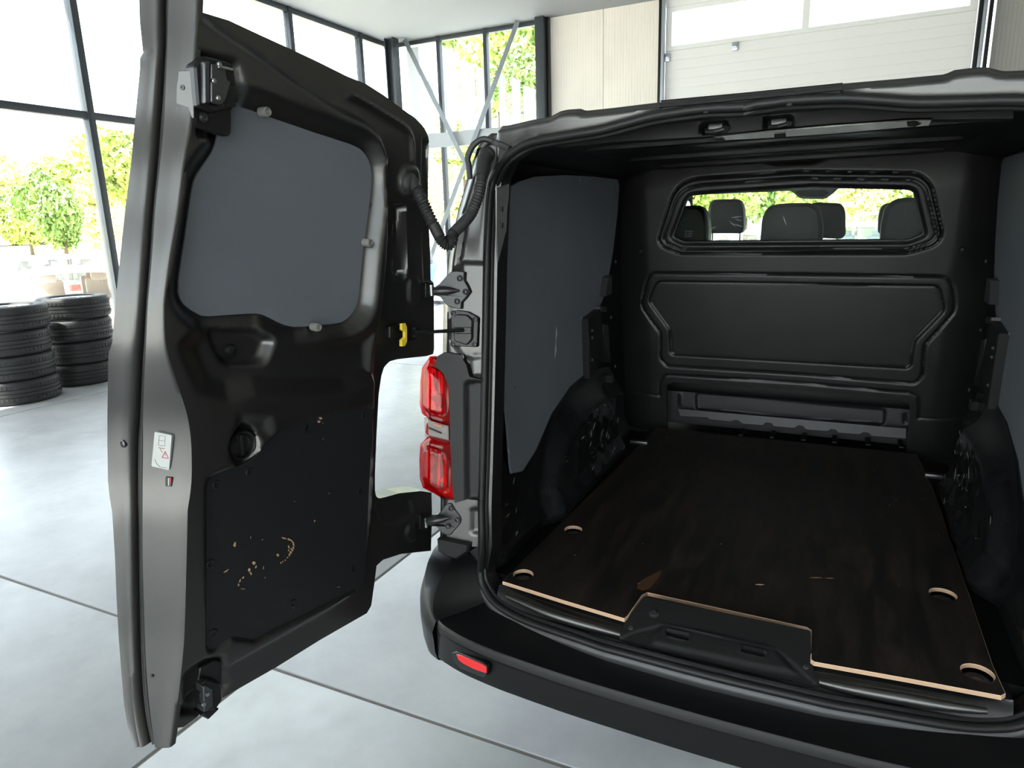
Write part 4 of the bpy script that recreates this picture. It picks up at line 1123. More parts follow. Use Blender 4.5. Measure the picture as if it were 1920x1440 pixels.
def edge_px(x, y, off=0.):
    """Point on the flange plane for a pixel near the free edge."""
    k = np.interp(y, [r[0] for r in rows], range(len(rows))); xb = np.interp(y, [r[0] for r in rows], [r[5] for r in rows])
    ub, vb = DO.uv(xb, y); B = DO.pt(ub, vb, 0); e = -n0 * math.cos(PHI) + du * math.sin(PHI); nn = np.cross(e, (0, 0, 1.)); nn /= np.linalg.norm(nn)
    d = ray(x, y); p = CAM + nn @ (B - CAM) / (nn @ d) * d
    if nn @ (CAM - B) < 0: nn = -nn
    return p + nn * (off + .0052), nn


p0, en_ = edge_px(305, 845); e_ = -n0 * math.cos(PHI) + du * math.sin(PHI)
EF = Frame(p0, -e_, (0, 0, 1))
lab = round_poly(EF.poly([(293, 808), (325, 815), (320, 880), (287, 873)]), .004)
lb = slab('warning_label', EF, lab, -.004, .0048, 'white_label', door, label='small white warning label with pictogram on the flange')


def stroke(fr_, pts, wd, mat_, parent, w=.0052, nm='print_line'):
    P = fr_.poly(pts)
    for a, b in zip(P[:-1], P[1:]):
        d = (b - a) / (np.linalg.norm(b - a) + 1e-9); n_ = np.array([-d[1], d[0]]) * wd / 2
        slab(nm, fr_, [a - n_, b - n_, b + n_, a + n_], w - .0002, w, mat_, parent, back=False)


stroke(EF, [(302, 815), (313, 817), (312, 835), (300, 833), (302, 815)], .0010, 'print_faint', lb)
stroke(EF, [(301, 824), (313, 826)], .0009, 'print_faint', lb)
stroke(EF, [(300, 838), (312, 840)], .0011, 'print_red', lb)
stroke(EF, [(313, 845), (307, 856), (319, 858), (313, 845)], .0014, 'print_red', lb)
stroke(EF, [(313.2, 849), (313, 853)], .0009, 'print_red', lb)
stroke(EF, [(303, 840), (308, 847)], .0009, 'print_grey', lb)
stroke(EF, [(293, 859), (297, 868), (303, 874), (316, 876)], .0009, 'print_grey', lb)
slab('flange_slot', EF, EF.poly([(315, 892), (326, 893), (326, 910), (315, 909)]), -.002, .0078, 'car_black', door)
slab('slot_tab', EF, EF.poly([(323, 893), (326, 893), (326, 902), (323, 902)]), .0078, .0081, 'print_red', door)
slab('slot_tab', EF, EF.poly([(320, 894), (322, 894), (322, 908), (320, 908)]), .0078, .0081, 'white_label', door)
p1, _ = edge_px(288, 1265); mb = MB(); mb.lathe(p1, en_ if en_ @ (CAM - p1) > 0 else -en_, [(.0038, -.002), (.0038, .0006), (0, .0007)], 14, cap1=False); mb.build('drain_hole', 'car_black', door)
p2, _ = edge_px(235, 831, -.003); nv = (CAM - p2) / np.linalg.norm(CAM - p2); mb = MB(); mb.lathe(p2, du, [(.0085, -.004), (.0085, .004), (.0065, .0055), (.0055, .003), (0, .003)], 18, cap1=False); mb.build('round_plug', 'dark_steel', door)
p3, _ = edge_px(347, 175); EF2 = Frame(p3, -e_, (0, 0, 1))
cvp = EF2.poly([(336, 133), (363, 132), (365, 222), (350, 222), (348, 219), (331, 217), (332, 165)])
cpl = slab('latch_cover_plate', EF2, cvp, -.006, .002, 'paint', door, bev=.001)
for x, y in ((342, 164), (335, 206)): mb = MB(); mb.lathe(EF2.px(x, y, .002), EF2.en, [(.005, -.001), (.005, .0015), (.002, .0016), (.002, .0005)], 12); mb.build('screw', 'pan_metal', cpl)

# window lining panel, rubber buffers, oblong holes
slab('lining_panel', DO, GPs, -.036, -.031, 'lining_grey', door, bev=.0006, label='flat blue-grey lining panel covering the door window')
for x, y in ((496, 210), (689, 455), (592, 613)):
    p = DO.px(x, y, -.016); mb = MB(); mb.lathe(p, DO.en, [(.010, -.012), (.0105, .004), (.0095, .011), (.008, .012), (.0075, .006), (.0035, .006), (.0033, .008), (0, .008)], 18, cap1=False); mb.build('rubber_buffer', 'buffer_grey', door)
for x, y in ((707, 386), (689, 515)):
    c = DO.uv(x, y, -.008); a = np.arange(16) * 2 * math.pi / 16; pl = np.stack([c[0] + .0075 * np.cos(a), c[1] + .0085 * np.sin(a)], 1)
    cc = np.array([c]); hh = float(h_door(cc)[0]); g1 = (float(h_door(cc + [.004, 0])[0]) - float(h_door(cc - [.004, 0])[0])) / .008
    V = np.concatenate([DO.pts(pl, hh + g1 * (pl[:, 0] - c[0]) + .0014), DO.pts(pl, hh - .02)]); n = 16
    make('oblong_hole', V, [list(range(n)) if not DO.flip else list(range(n))[::-1]] + [[i, (i + 1) % n, n + (i + 1) % n, n + i] for i in range(n)], 'car_black', door)

# lower trim board with clips and scuffs
tb = slab('trim_board', DO, smooth(BDp, closed=True, n=2), -.014, -.008, 'board_dark', door, bev=.0012, label='scuffed black hardboard trim on the lower door')
for x, y in ((406, 908), (468, 884), (575, 803), (395, 1057), (549, 1131), (400, 1187), (682, 779), (675, 920), (662, 1067), (612, 870 + 900)):
    if y > 1400: continue
    mb = MB(); p = DO.px(x, y, -.008); mb.lathe(p, DO.en, [(.0105, -.002), (.0105, .0012), (.0085, .0026), (.006, .0016), (0, .0014)], 18, cap1=False); mb.build('trim_clip', 'black_satin', tb)


def blob(cx_, cy_, rx, ry, ang, seed, m_='scuff', fr_=DO, w=-.0078, parent=tb):
    r = np.random.default_rng(seed); a = np.arange(9) * 2 * math.pi / 9; k = r.uniform(.45, 1.1, 9)
    ca, sa = math.cos(ang), math.sin(ang); x = rx * k * np.cos(a); y = ry * k * np.sin(a)
    slab('scuff_mark', fr_, fr_.poly([(cx_ + p * ca - q * sa, cy_ + p * sa + q * ca) for p, q in zip(x, y)], w), w - .0003, w, m_, parent, back=False)


for i, b in enumerate(((440, 1022, 2.5, 6, .2), (424, 1071, 6, 1.6, -.6), (476, 1056, 4, 3.5, .4), (480, 1063, 2, 3.5, .1), (467, 1069, 2.5, 4.5, .5), (470, 1075, 4, 2, 1.0), (456, 1083, 2, 4.5, .4), (450, 1089, 2, 4, .3), (447, 1097, 2.2, 3.5, .1), (455, 1104, 6, .9, .1), (601, 784, 4, 2.5, .2), (598, 791, 3.5, 3, 1.2), (605, 793, 1.5, 1.2, 0), (606, 823, 1.2, 2, 0), (590, 977, 1.5, 3, .3), (552, 940, 1.3, 1.3, 0), (470, 1007, .8, 3, 0), (492, 1012, 1, 2, .6), (494, 1065, .8, 4, 0), (497, 1083, 1, 2, 0), (617, 925, 1, 2, 0), (551, 1186 - 46, 1, 1, 0), (635, 1101, 3, 1.2, 0))): blob(*b, 100 + i)
pts = smooth([(531, 1009), (541, 1011), (548, 1015), (551, 1023), (548, 1031), (543, 1041), (535, 1050), (527, 1055)], n=2)
for i, (x, y) in enumerate(pts): blob(x, y, 3.4 if i < 10 else 2.0, 1.6, .5 + i * .1, 300 + i)
for i in range(7): blob(543 + rng.uniform(-3, 4), 1024 + i * 2.6, 1.2, 2.2, .3, 400 + i)
for i in range(10): blob(480 + i * 7.5, 1196 - i * 4.0, 4.5, .9, -.48, 500 + i, w=-.010)
blob(522, 1041, 3, 3, .3, 600); blob(520, 1040, 2, 2, .3, 601)
# pull cup
cc = DO.pt(cup[0], cup[1], -.022); mb = MB()
mb.lathe(cc, DO.en, [(.033, -.004), (.034, .010), (.032, .0145), (.029, .012), (.026, -.006), (0, -.008)], 26, cap1=False)
mb.box(cc + DO.en * .004, (.012, .05, .018), ax=[DO.eu, DO.ev, DO.en], bev=.005); mb.build('pull_cup', 'black_plastic', door)
mb = MB(); mb.lathe(DO.px(430, 657, -.055), DO.en, [(.016, -.004), (.015, .006), (.011, .011), (0, .013)], 20, cap1=False); mb.build('blind_plug', 'rubber', door)
blob(462, 790, 7, 3, .3, 700, 'scratch', DO, -.018, door); blob(484, 802, 1.2, 9, .05, 701, 'scratch', DO, -.016, door); blob(474, 792, 3, 2, .8, 702, 'scratch', DO, -.016, door)
blob(596, 760, 1.5, 7, .1, 703, 'scratch', DO, -.012, door)

# upper latch: base plate, cheek, rotary housing, lever, bolts
la = empty('upper_latch', DO.px(410, 200, 0), parent=door)
slab('latch_part', DO, round_poly(DO.poly([(362, 165), (372, 128), (432, 128), (432, 250), (424, 257), (380, 244), (362, 238)], -.006), .008), -.014, -.002, 'black_satin', door, bev=.002)
slab('latch_part', DO, round_poly(DO.poly([(366, 122), (384, 104), (418, 112), (440, 120), (446, 160), (440, 205), (402, 212), (372, 200)], .02), .006), -.01, .018, 'black_satin', door, bev=.004)
slab('latch_part', DO, round_poly(DO.poly([(383, 115), (396, 114), (396, 196), (384, 194)], .03), .003), .0, .028, 'dark_steel', door, bev=.003)
slab('latch_part', DO, round_poly(DO.poly([(397, 118), (424, 126), (428, 150), (436, 152), (424, 190), (416, 198), (397, 192)], .028), .004), .0, .026, 'dark_steel', door, bev=.002)
slab('latch_part', DO, round_poly(DO.poly([(424, 150), (444, 158), (446, 190), (436, 204), (418, 200)], .022), .006), -.01, .020, 'black_plastic', door, bev=.004)
slab('latch_part', DO, DO.poly([(410, 121), (438, 128), (437, 133), (410, 127)], .030), .022, .030, 'steel', door, bev=.001)
for x, y, r_ in ((411, 121, .005), (401, 152, .005), (409, 184, .005)):
    mb = MB(); mb.lathe(DO.px(x, y, .028), DO.en, [(r_, -.003), (r_, .002), (r_ * .7, .0035), (0, .0037)], 14, cap1=False); mb.build('latch_rivet', 'steel', door)
for x, y in ((384, 164), (382, 220)):
    mb = MB(); screw(mb, DO.px(x, y, .0), DO.en, .008); mb.build('latch_bolt', 'dark_steel', door)
bpy.data.objects.remove(la)
# lower latch
slab('latch_part', DO, round_poly(DO.poly([(372, 1250), (400, 1236), (414, 1240), (414, 1300), (380, 1330), (364, 1308)], -.006), .006), -.014, .0, 'black_satin', door, bev=.002)
slab('latch_part', DO, round_poly(DO.poly([(378, 1282), (388, 1272), (414, 1280), (417, 1312), (404, 1330), (380, 1336), (374, 1310)], .015), .006), -.01, .018, 'black_satin', door, bev=.004)
slab('latch_part', DO, round_poly(DO.poly([(380, 1288), (386, 1284), (398, 1292), (399, 1325), (382, 1336)], .024), .003), .0, .026, 'dark_steel', door, bev=.002)
slab('latch_part', DO, round_poly(DO.poly([(402, 1326), (412, 1329), (392, 1350), (378, 1343), (384, 1335)], .012), .003), -.02, .012, 'black_satin', door, bev=.003)
for x, y in ((389, 1302), (382, 1321)):
    mb = MB(); mb.lathe(DO.px(x, y, .027), DO.en, [(.0045, -.002), (.0045, .002), (0, .003)], 14, cap1=False); mb.build('latch_rivet', 'steel', door)

# ---------------------------------------------------------------- hinges, check strap, cable boots


def hinge(px, neck, bolts, pocket_px):
    pl = smooth(REAR.poly(px), closed=True, n=2)
    hg = slab('hinge', REAR, pl, -.03, .004, 'hinge_steel', van, bev=.002, label='painted steel door hinge bolted to the rear pillar')
    a, b = REAR.px(*neck[0], .012), REAR.px(*neck[1], .002)
    mb = MB(); tube_mesh(mb, [a, (a * 2 + b) / 3 + REAR.en * .008, (a + 2 * b) / 3 + REAR.en * .006, b], [.012, .013, .010, .003], 12); mb.build('hinge_neck', 'hinge_steel', hg)
    for x, y in bolts:
        mb = MB(); p = REAR.px(x, y, .004); mb.lathe(p, REAR.en, [(.0095, -.001), (.0095, .002), (.007, .002), (.0065, .006), (.003, .0066), (.0025, .004)], 12); mb.build('hinge_bolt', 'dark_steel', hg)
    pk = slab('hinge_pocket', DO, round_poly(DO.poly(pocket_px, -.02), .003), -.05, -.018, 'black_satin', door, bev=.002)
    c = np.mean(pocket_px, 0); p = DO.px(c[0] + 4, c[1], -.016); mb = MB(); mb.cyl(p - [0, 0, .016], p + [0, 0, .016], .006, n=12); mb.build('hinge_pin', 'steel', pk)


hinge([(815, 541), (825, 532), (846, 510), (865, 509), (872, 511), (871, 525), (882, 547), (866, 567), (865, 579), (847, 576), (836, 570), (826, 557), (815, 552)], ((813, 546), (862, 545)), ((862, 522), (873, 547), (857, 565)), [(797, 531), (812, 529), (813, 559), (797, 558)])
hinge([(803, 969), (822, 964), (836, 947), (847, 943), (855, 956), (865, 969), (864, 981), (851, 996), (844, 1003), (830, 999), (819, 987), (803, 985)], ((802, 977), (846, 970)), ((846, 953), (858, 975), (840, 987)), [(787, 966), (802, 966), (803, 994), (787, 993)])

cs = slab('check_strap_plate', REAR, round_poly(REAR.poly([(846, 586), (855, 581), (877, 584), (897, 595), (895, 651), (850, 649), (845, 640)], .0), .006), -.02, .0, 'black_satin', van, bev=.002)
slab('strap_guide', REAR, round_poly(REAR.poly([(847, 600), (855, 589), (875, 590), (886, 600), (885, 637), (875, 647), (852, 640)], .008), .006), .0, .009, 'black_satin', cs, bev=.003)
slab('strap_slot', REAR, round_poly(REAR.poly([(851, 614), (884, 613), (884, 626), (851, 626)], .012), .002), .008, .013, 'black_satin', cs, bev=.002)
for x, y in ((849, 587), (890, 599), (889, 646), (848, 646), (865, 604), (864, 636)): mb = MB(); screw(mb, REAR.px(x, y, .004), REAR.en, .0055); mb.build('screw', 'dark_steel', cs)
a, b = REAR.px(868, 619, .014), DO.px(775, 624, -.002)
mb = MB(); tube_mesh(mb, [a, a * .66 + b * .34, a * .33 + b * .67, b], [.006, .0055, .005, .009], 8); mb.build('check_strap', 'black_satin', van)
slab('strap_bracket', DO, round_poly(DO.poly([(729, 612), (750, 606), (785, 612), (788, 630), (776, 640), (745, 640), (729, 634)], -.015), .004), -.03, -.012, 'black_satin', door, bev=.003)
slab('strap_bracket', DO, round_poly(DO.poly([(776, 613), (787, 613), (788, 633), (776, 633)], -.005), .003), -.03, -.002, 'black_plastic', door, bev=.003)
yc = slab('release_clip', DO, round_poly(DO.poly([(753.5, 607), (761, 606), (764, 614), (764, 640), (760, 649), (753, 650), (753, 638), (759, 633), (759, 622), (753.5, 619)], .012), .002), .004, .012, 'yellow_clip', door, bev=.0015, label='bright yellow release clip on the check strap')

path = [(772, 338), (777, 348), (785, 362), (794, 382), (803, 402), (814, 424), (824, 444), (833, 456), (841, 459), (847, 450), (848, 441), (856, 431), (870, 417), (882, 402), (890, 385), (897, 365), (901, 345), (903, 320), (906, 303), (912, 292)]
A, Bp = DO.px(*path[0], -.018), REAR.px(*path[-1], .012)
tA, tB = (A - CAM) @ F_, (Bp - CAM) @ F_
pts3 = []
for i, (x, y) in enumerate(path):
    t = i / (len(path) - 1); d = ray(x, y); z_ = tA * (1 - t) + tB * t - .05 * math.sin(math.pi * t); pts3.append(CAM + d * z_)
pd = smooth(pts3, n=24); N = len(pd); rad = []
for i in range(N):
    t = i / (N - 1) * (len(path) - 1)
    ribd = (1.6 < t < 5) or (6 < t < 10.5) or (13 < t < 16)
    rad.append(.0150 + (.0020 * math.sin(i * .92) if ribd else .001) + (.003 if t > 16.5 else 0))
hb = tube('cable_boot', pd, rad, 'hose_rubber', van, 14, label='ribbed black rubber cable boot from pillar to door')
mb = MB(); mb.lathe(DO.px(768, 344, -.022), DO.en, [(.030, -.008), (.029, .004), (.022, .012), (.012, .016)], 22); mb.build('boot_flange', 'hose_rubber', hb)
mb = MB(); mb.lathe(REAR.px(912, 291, .0), REAR.en, [(.026, -.01), (.025, .003), (.019, .010), (.012, .014)], 20); mb.build('boot_flange', 'hose_rubber', hb)
dt = smooth([(881, 335), (879, 310), (877, 296), (885, 276), (898, 264), (912, 261), (935, 270), (956, 279)], n=4)
tube('drip_seal', [REAR.px(x, y, .006) for x, y in dt], .009, 'hose_rubber', van, 8)

# ---------------------------------------------------------------- tail lamp
lp = [(800, 669), (785, 690), (782, 715), (781, 760), (785, 776), (792, 784), (791, 812), (794, 822), (782, 835), (780, 865), (781, 900), (787, 917), (807, 927), (825, 939), (850, 941), (851, 915), (847, 840), (844, 727), (836, 702), (820, 687), (806, 671)]


def lamp(s):
    F = REAR
    P0 = REAR.poly(lp, .03)
    mm = (lambda Q: Q) if s < 0 else mirror_u
    L = mm(P0); v0 = P0[:, 1].min(); v1 = P0[:, 1].max(); ux = np.abs(P0[:, 0]).max()
    root = empty('tail_lamp', REAR.pt(L[:, 0].mean(), v0, .0), parent=van); root['label'] = 'red tail lamp with a clear middle window'
    slab('lamp_housing', F, offset_poly(L, .002), -.05, .004, 'lamp_bucket', root, bev=.004)
    q = lambda pts: mm(REAR.poly(pts, .03))
    clear = q([(792, 783), (836, 799), (837, 832), (794, 821)])
    up = q([(790, 694), (800, 684), (822, 696), (832, 716), (834, 770), (830, 780), (796, 770), (786, 760), (787, 715)])
    lo_ = q([(786, 848), (800, 838), (830, 848), (838, 880), (838, 920), (815, 920), (790, 900), (785, 880)])

    def hf(P):
        d = -sdf(P, L); h = .012 + .022 * sst(d / .03)
        for r_ in (up, lo_): h -= .006 * ring(P, r_, .0035)
        h -= .01 * ring(P, clear, .004) - .0 * P[:, 0]
        return h
    # red lens covers everything but the clear window
    relief('red_lens', F, L, hf, .0045, 'lens_red', root, holes=[clear], thick=.03)
    cl = slab('clear_lens', F, offset_poly(clear, .001), .0, .026, 'lens_clear', root, bev=.003)
    slab('clear_reflector', F, offset_poly(clear, .004), -.012, .008, 'panel_grey', root, bev=.002)
    for pts, m_ in (([(797, 803), (821, 813), (821, 816), (797, 806)], 'car_black'), ([(808, 796), (822, 800), (822, 803), (808, 799)], 'amber')):
        slab('bulb_slot', F, q(pts), .008, .010, m_, root)
    for r_, pts in ((up, 0), (lo_, 1)):
        # ribbed reflector bowls behind the lens
        lo2 = offset_poly(r_, .006)

        def hr(P, r_=r_):
            c = r_.mean(0); d = np.linalg.norm((P - c) / [1, 1.6], axis=1)
            return .006 + .20 * np.clip(d, 0, .06) ** 1.3 + .0016 * np.sin(P[:, 0] * 900)
        relief('reflector_bowl', F, lo2, hr, .003, 'bowl', root, thick=.01)
    for pts in ([(795, 705), (806, 700), (812, 735), (800, 732)], [(800, 748), (815, 738), (826, 742), (822, 768)], [(795, 862), (806, 850), (812, 870), (800, 890)], [(815, 905), (832, 890), (834, 912)]):
        slab('bowl_facet', F, q(pts), .006, .013, 'bowl', root, bev=.002)
    # black filler between lamp and seal
    fp = mm(REAR.poly([(818, 686), (822, 668), (836, 660), (864, 665), (877, 684), (882, 706), (908, 712), (906, 938), (876, 936), (855, 942), (851, 915), (847, 840), (845, 727), (836, 702)], .012))
    step = mm(REAR.poly([(874, 722), (878, 716), (912, 716), (912, 936), (876, 936)], .012))
    relief('lamp_filler', F, fp, lambda P: .020 - .016 * inside(P, step, .012), .0055, 'black_plastic', root, thick=.05)
    mb = MB(); b = mm(REAR.poly([(866, 669)], .02))[0]; screw(mb, F.pt(b[0], b[1], .02), F.en, .006); mb.build('screw', 'dark_steel', root)


lamp(-1); lamp(1)

# ---------------------------------------------------------------- bumper
bs = [((0, -.232, .492), (0, -.085, .498), .375), ((.2, -.229, .492), (.2, -.083, .498), .375), ((.34, -.224, .492), (.34, -.07, .498), .374), ((.48, -.213, .492), (.45, -.052, .498), .372), ((.57, -.203, .492), (.52, -.04, .498), .370), ((.68, -.182, .492), (.62, -.022, .498), .366), ((.76, -.155, .492), (.685, -.006, .498), .362), ((.795, -.137, .494), (.705, .0, .500), .358),
      ((.84, -.108, .525), (.715, .005, .522), .352), ((.885, -.065, .575), (.73, .02, .565), .342), ((.918, -.015, .618), (.76, .04, .612), .332), ((.940, .05, .630), (.83, .06, .636), .322), ((.952, .14, .632), (.88, .13, .640), .315), ((.956, .36, .632), (.90, .36, .640), .31)]
bs = bs[:8]


def bprof(f, b, zb_):
    f, b = np.array(f), np.array(b); o = f - b; o[2] = 0; o /= np.linalg.norm(o) + 1e-9; H_ = f[2] - zb_
    return [b + [0, 0, -.02], b, b * .55 + f * .45 + [0, 0, -.002], b * .12 + f * .88, f - o * .004 + [0, 0, .0015], f + [0, 0, -.004], f + o * .002 + [0, 0, -.022], f + o * .0025 + [0, 0, -.0235], f - o * .001 + [0, 0, -.0265], f + o * .003 + [0, 0, -.030], f + o * .004 + [0, 0, -.92 * H_], f - o * .006 + [0, 0, -H_], f - o * .06 + [0, 0, -H_ - .012], f - o * .15 + [0, 0, -H_ + .01]]


G = np.array([bprof(f, b, z) for f, b, z in bs]); full = np.concatenate([G[::-1] * [-1, 1, 1], G[1:]])
full = np.stack([smooth(full[:, j], n=4) for j in range(full.shape[1])], 1)
mb = MB(); mb.grid(full[:, ::-1])
CS = [((.705, .0, .500), (.795, -.137, .494), (.800, -.142, .486), (.806, -.146, .43), (.800, -.138, .358)),
      ((.708, .002, .515), (.822, -.116, .522), (.838, -.119, .510), (.850, -.120, .44), (.845, -.112, .352)),
      ((.715, .01, .55), (.828, -.075, .570), (.870, -.082, .550), (.893, -.082, .45), (.880, -.075, .344)),
      ((.73, .03, .59), (.822, -.022, .604), (.898, -.030, .585), (.925, -.028, .46), (.910, -.02, .335)),
      ((.76, .05, .615), (.832, .02, .622), (.914, .025, .606), (.946, .035, .465), (.930, .04, .325)),
      ((.83, .10, .630), (.872, .10, .634), (.924, .11, .620), (.955, .12, .47), (.940, .12, .318)),
      ((.86, .36, .630), (.89, .36, .634), (.926, .36, .620), (.957, .36, .47), (.942, .36, .315))]
CG = []
for b, f, o, m_, d in CS:
    b, f, o, m_, d = map(np.array, (b, f, o, m_, d))
    CG.append([b + [0, 0, -.02], b, b * .5 + f * .5 + [0, 0, -.008], f * .94 + b * .06, f, f * .5 + o * .5 + [0, 0, .003], o, o * .5 + m_ * .5 + (m_ - b) * [.04, .04, 0], m_, m_ * .4 + d * .6 + (m_ - b) * [.02, .02, 0], d, d * [.92, 1, 1] + [0, .03, -.01]])
CG = np.array(CG); CG = np.stack([smooth(CG[:, j], n=4) for j in range(CG.shape[1])], 1)
mb.grid((CG * [-1, 1, 1])); mb.grid(CG[:, ::-1])
bp_ = mb.build('rear_bumper', 'bumper_plastic', van, sharp=32, label='black plastic rear bumper with step')
RF = Frame((-.735, -.168, .43), (.94, -.34, 0), (0, 0, 1))
if RF.en @ np.array([0, -1., 0]) < 0: pass
for s in (-1, 1):
    ro = round_poly(RF.poly([(845, 1226), (854, 1222), (905, 1244), (911, 1250), (911, 1268), (905, 1272), (860, 1254), (848, 1240)], .006), .006); rr_ = round_poly(RF.poly([(852, 1228), (860, 1229), (904, 1248), (909, 1254), (909, 1265), (888, 1258), (866, 1247), (857, 1240)], .010), .004)
    F = RF
    if s > 0: F = Frame((.735, -.168, .43), (-.94, -.34, 0), (0, 0, 1))
    slab('reflector_recess', F, ro, -.01, .0035, 'black_satin', bp_, bev=.002); slab('reflector', F, rr_, .0, .0048, 'red_reflector', bp_, bev=.002, label='red bumper reflector')
# corner cap under the hinge
cc_ = REAR.poly([(818, 1012), (822, 1008), (880, 1020), (878, 1036), (855, 1050), (840, 1046), (820, 1034)], .02)
for s in (-1, 1): slab('corner_cap', REAR, cc_ if s < 0 else mirror_u(cc_), -.03, .02, 'bumper_plastic', van, bev=.006)
for s in (-1, 1):
    G2 = []
    for (x, y), k in (((902, 1028), 5), ((900, 1045), 4), ((899, 1070), 3), ((904, 1096), 2), ((916, 1120), 1), ((936, 1142), 0)):
        p = SEALB.px(x, y, 0) * [-1, 1, 1]; q = np.array(CS[k][0]); G2.append([p + [-.008, .006, 0], p + [.012, .012, -.004], p * .5 + q * .5 + [0, .012, -.006], q + [0, .0, -.004]])
    G2 = smooth(np.array(G2).reshape(6, 12), n=3).reshape(-1, 4, 3)
    if s < 0: G2 = G2 * [-1, 1, 1]
    mb = MB(); mb.grid(G2 if s < 0 else G2[:, ::-1]); mb.build('corner_valance', 'black_plastic', van)
# flange strip between seal and bumper step
lw_ = smooth(np.concatenate([half3[len(si3) + 2:], [mid_b], (half3[len(si3) + 2:] * [-1, 1, 1])[::-1]]), n=3)
G = [[p + [0, -.004, -.004], p + [0, -.012, -.012], p + [0, -.014, -.026], p + [0, -.002, -.05]] for p in lw_]
mb = MB(); mb.grid(np.array(G)); mb.build('sill_flange', 'paint_flat', van, sharp=60)

# ---------------------------------------------------------------- body shell and cab
arcp = lambda cy, r_, a0, a1, n=14: [(cy + r_ * math.cos(math.radians(a0 + (a1 - a0) * k / n)), .34 + r_ * math.sin(math.radians(a0 + (a1 - a0) * k / n))) for k in range(n + 1)]
body_ol = [(.26, .32), (.50, .30)] + arcp(.95, .40, 186, -6) + [(1.40, .28), (3.42, .27)] + arcp(3.87, .40, 190, -10) + [(4.45, .30), (4.70, .36), (4.73, .75), (4.60, .98), (3.78, 1.17), (2.98, 1.86), (2.7, 1.92), (.42, 1.92), (.36, 1.6), (.28, 1.0), (.26, .66), (.26, .64)]
wn_ol = round_poly([(2.02, 1.22), (3.50, 1.20), (2.92, 1.76), (2.02, 1.82)], .06)
for s in (-1, 1):
    SF = Frame((s * .955, 0, 0), (0, 1, 0), (0, 0, 1)); sg = 1 if SF.en[0] * s > 0 else -1
    hb_ = lambda P: sg * (-.21 * np.clip((P[:, 1] - 1.15) / .8, 0, 1) ** 1.7 - .05 * np.clip((.6 - P[:, 1]) / .3, 0, 1) ** 2 - .25 * np.clip(P[:, 0] - 4.0, 0, 1) ** 2 + .006 * np.exp(-((P[:, 1] - .95) / .02) ** 2))
    relief('body_side', SF, np.array(body_ol), hb_, .045, 'paint', van, holes=[wn_ol], thick=.03 * sg)
    slab('cab_side_window', Frame((s * .90, 0, 0), (0, 1, 0), (-s * .12, 0, 1)), offset_poly(wn_ol, -.01) - [0, .0], -.004, 0, 'glass_cab', van)
    for yw in (.95, 3.87):
        mb = MB(); mb.lathe((s * .70, yw, .33), (s, 0, 0), [(.20, 0), (.30, 0), (.325, .02), (.33, .05), (.33, .17), (.315, .20), (.22, .20), (.20, .18), (.08, .17), (.06, .19), (0, .19)], 36, cap1=False); mb.build('wheel', 'tyre', van)
    mb = MB(); mb.box((s * 1.06, 3.30, 1.28), (.20, .12, .26), bev=.04); mb.build('wing_mirror', 'black_plastic', van)
rt = REAR.pt(0, zc_top, -.03)
rfy = [rt[1] - .004, rt[1] + .06, 1.2, 2.2, 2.75, 2.98]; rfz = [rt[2] - .004, rt[2] + .004, rt[2] + .03, rt[2] + .02, 1.92, 1.86]
mb = MB(); mb.grid(np.array([[(x, y + .09 * x * x * (y < .5), z - .07 * (abs(x) / .80) ** 2.5) for x in np.linspace(-.80, .80, 13)] for y, z in zip(rfy, rfz)])); mb.build('roof', 'paint', van)
mb = MB(); mb.grid(np.array([[(x, y, z) for x in np.linspace(-.76, .76, 5)] for y, z in ((1.80, 1.90), (2.6, 1.875), (2.95, 1.80))])[:, ::-1]); mb.build('headliner', 'headliner', van)
mb = MB(); mb.add([(-.80, 3.80, 1.15), (.80, 3.80, 1.15), (.70, 2.97, 1.86), (-.70, 2.97, 1.86)], [(0, 1, 2, 3)]); mb.build('windscreen', 'glass_cab', van, sharp=None)
hoods = [(3.74, 1.17), (4.1, 1.12), (4.5, 1.02), (4.70, .85), (4.74, .6), (4.72, .3)]
mb = MB(); mb.grid(np.array([[(x * (1 - .12 * k / 5), y - .12 * x * x, z) for x in np.linspace(-.92, .92, 11)] for k, (y, z) in enumerate(hoods)])); mb.build('bonnet', 'paint', van)
mb = MB(); mb.box((0, 3.45, .98), (1.6, .55, .30), bev=.06); mb.build('dashboard', 'black_plastic', van)
mb = MB(); mb.box((0, 2.45, .30), (1.72, 4.3, .05)); mb.build('underbody', 'inner_metal', van)
mb = MB(); mb.box((0, 2.12, .74), (1.60, .03, .42)); mb.build('under_seat_shade', 'inner_metal', van)  # black plate added for the shadow under the seats
mb = MB(); mb.box((0, 2.75, .48), (1.66, 1.5, .04)); mb.build('cab_floor', 'inner_metal', van)
for s in (-1, 1):
    mb = MB(); tube_mesh(mb, [(s * .84, 3.74, 1.16), (s * .78, 3.30, 1.54), (s * .72, 2.90, 1.84), (s * .72, 2.5, 1.87)], [.05, .045, .045, .04], 10); mb.build('windscreen_pillar', 'headliner', van)


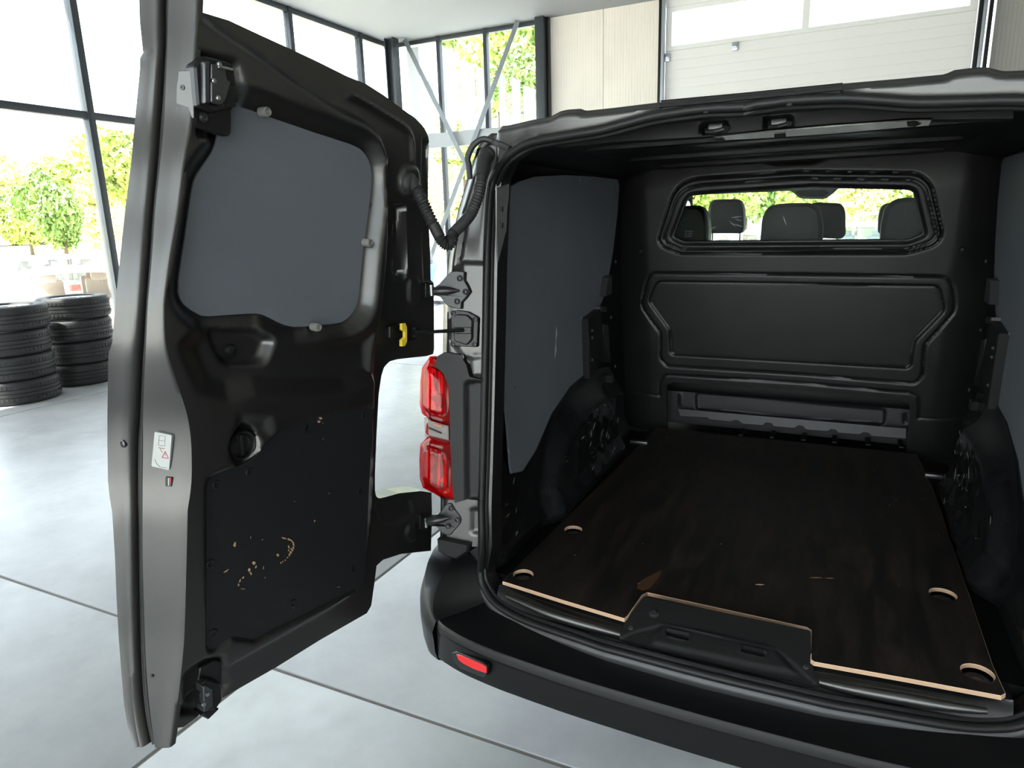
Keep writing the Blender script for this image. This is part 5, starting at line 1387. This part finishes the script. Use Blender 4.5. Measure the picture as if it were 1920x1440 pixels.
def headrest(px, yy, th, m_, posts=None, back=None):
    F = Frame((0, yy, 0), (1, 0, 0), (0, 0, 1)); P = round_poly(F.poly(px), .03)
    c = P.mean(0); st = empty('seat', (c[0], yy + th / 2, .64), parent=van)
    slab('headrest', F, P, -th, 0, m_, st, bev=.018)
    w = (P[:, 0].max() - P[:, 0].min()); lo_ = P[:, 1].min()
    if posts:
        for x in posts:
            u, v = F.uv(x, 440); mb = MB(); mb.cyl((u, yy + th / 2, lo_ - .14), (u, yy + th / 2, lo_ + .03), .007, n=8); mb.build('headrest_post', 'silver_trim', st)
    top_ = lo_ - .10 if posts else lo_ - .005
    mb = MB(); mb.box((c[0], yy + th / 2 + .03, (top_ + .98) / 2), (max(.40, w * 1.1), .14, top_ - .98), bev=.05); mb.build('backrest', 'cloth_black', st)
    mb = MB(); mb.box((c[0], max(2.42, yy + .32), 1.0), (max(.42, w * 1.1), .46, .14), bev=.05); mb.build('cushion', 'cloth_black', st)
    return st


headrest([(1256, 462), (1262, 404), (1276, 386), (1312, 385), (1325, 402), (1328, 432), (1326, 462)], 1.79, .10, 'leather_black')
headrest([(1424, 462), (1428, 408), (1440, 386), (1466, 381), (1520, 380), (1536, 390), (1543, 420), (1541, 462)], 1.80, .10, 'leather_black')
headrest([(1650, 462), (1652, 425), (1660, 388), (1680, 372), (1712, 369), (1740, 380), (1745, 462)], 1.80, .10, 'leather_black')
headrest([(1325, 432), (1327, 390), (1334, 374), (1386, 373), (1393, 390), (1394, 430), (1389, 438), (1330, 438)], 2.62, .12, 'leather_black', posts=(1332, 1384))
headrest([(1520, 446), (1520, 382), (1530, 379), (1578, 381), (1585, 395), (1586, 440), (1578, 448)], 2.62, .12, 'leather_black', posts=(1535, 1570))
headrest([(1646, 440), (1648, 400), (1656, 382), (1700, 376), (1722, 380), (1730, 440), (1720, 446)], 2.62, .12, 'leather_black', posts=(1660, 1700))
RC = Frame((0, 2.75, 0), (1, 0, 0), (0, 0, 1))
oc = slab('overhead_console', RC, round_poly(RC.poly([(1476, 352), (1490, 364), (1500, 372), (1546, 373), (1562, 362), (1574, 350), (1520, 340)]), .02), -.10, 0, 'headliner', van, bev=.012)
slab('interior_mirror', RC, round_poly(RC.poly([(1490, 360), (1500, 357), (1545, 357), (1556, 361), (1545, 368), (1502, 369)]), .008), .002, .018, 'black_plastic', van, bev=.004)
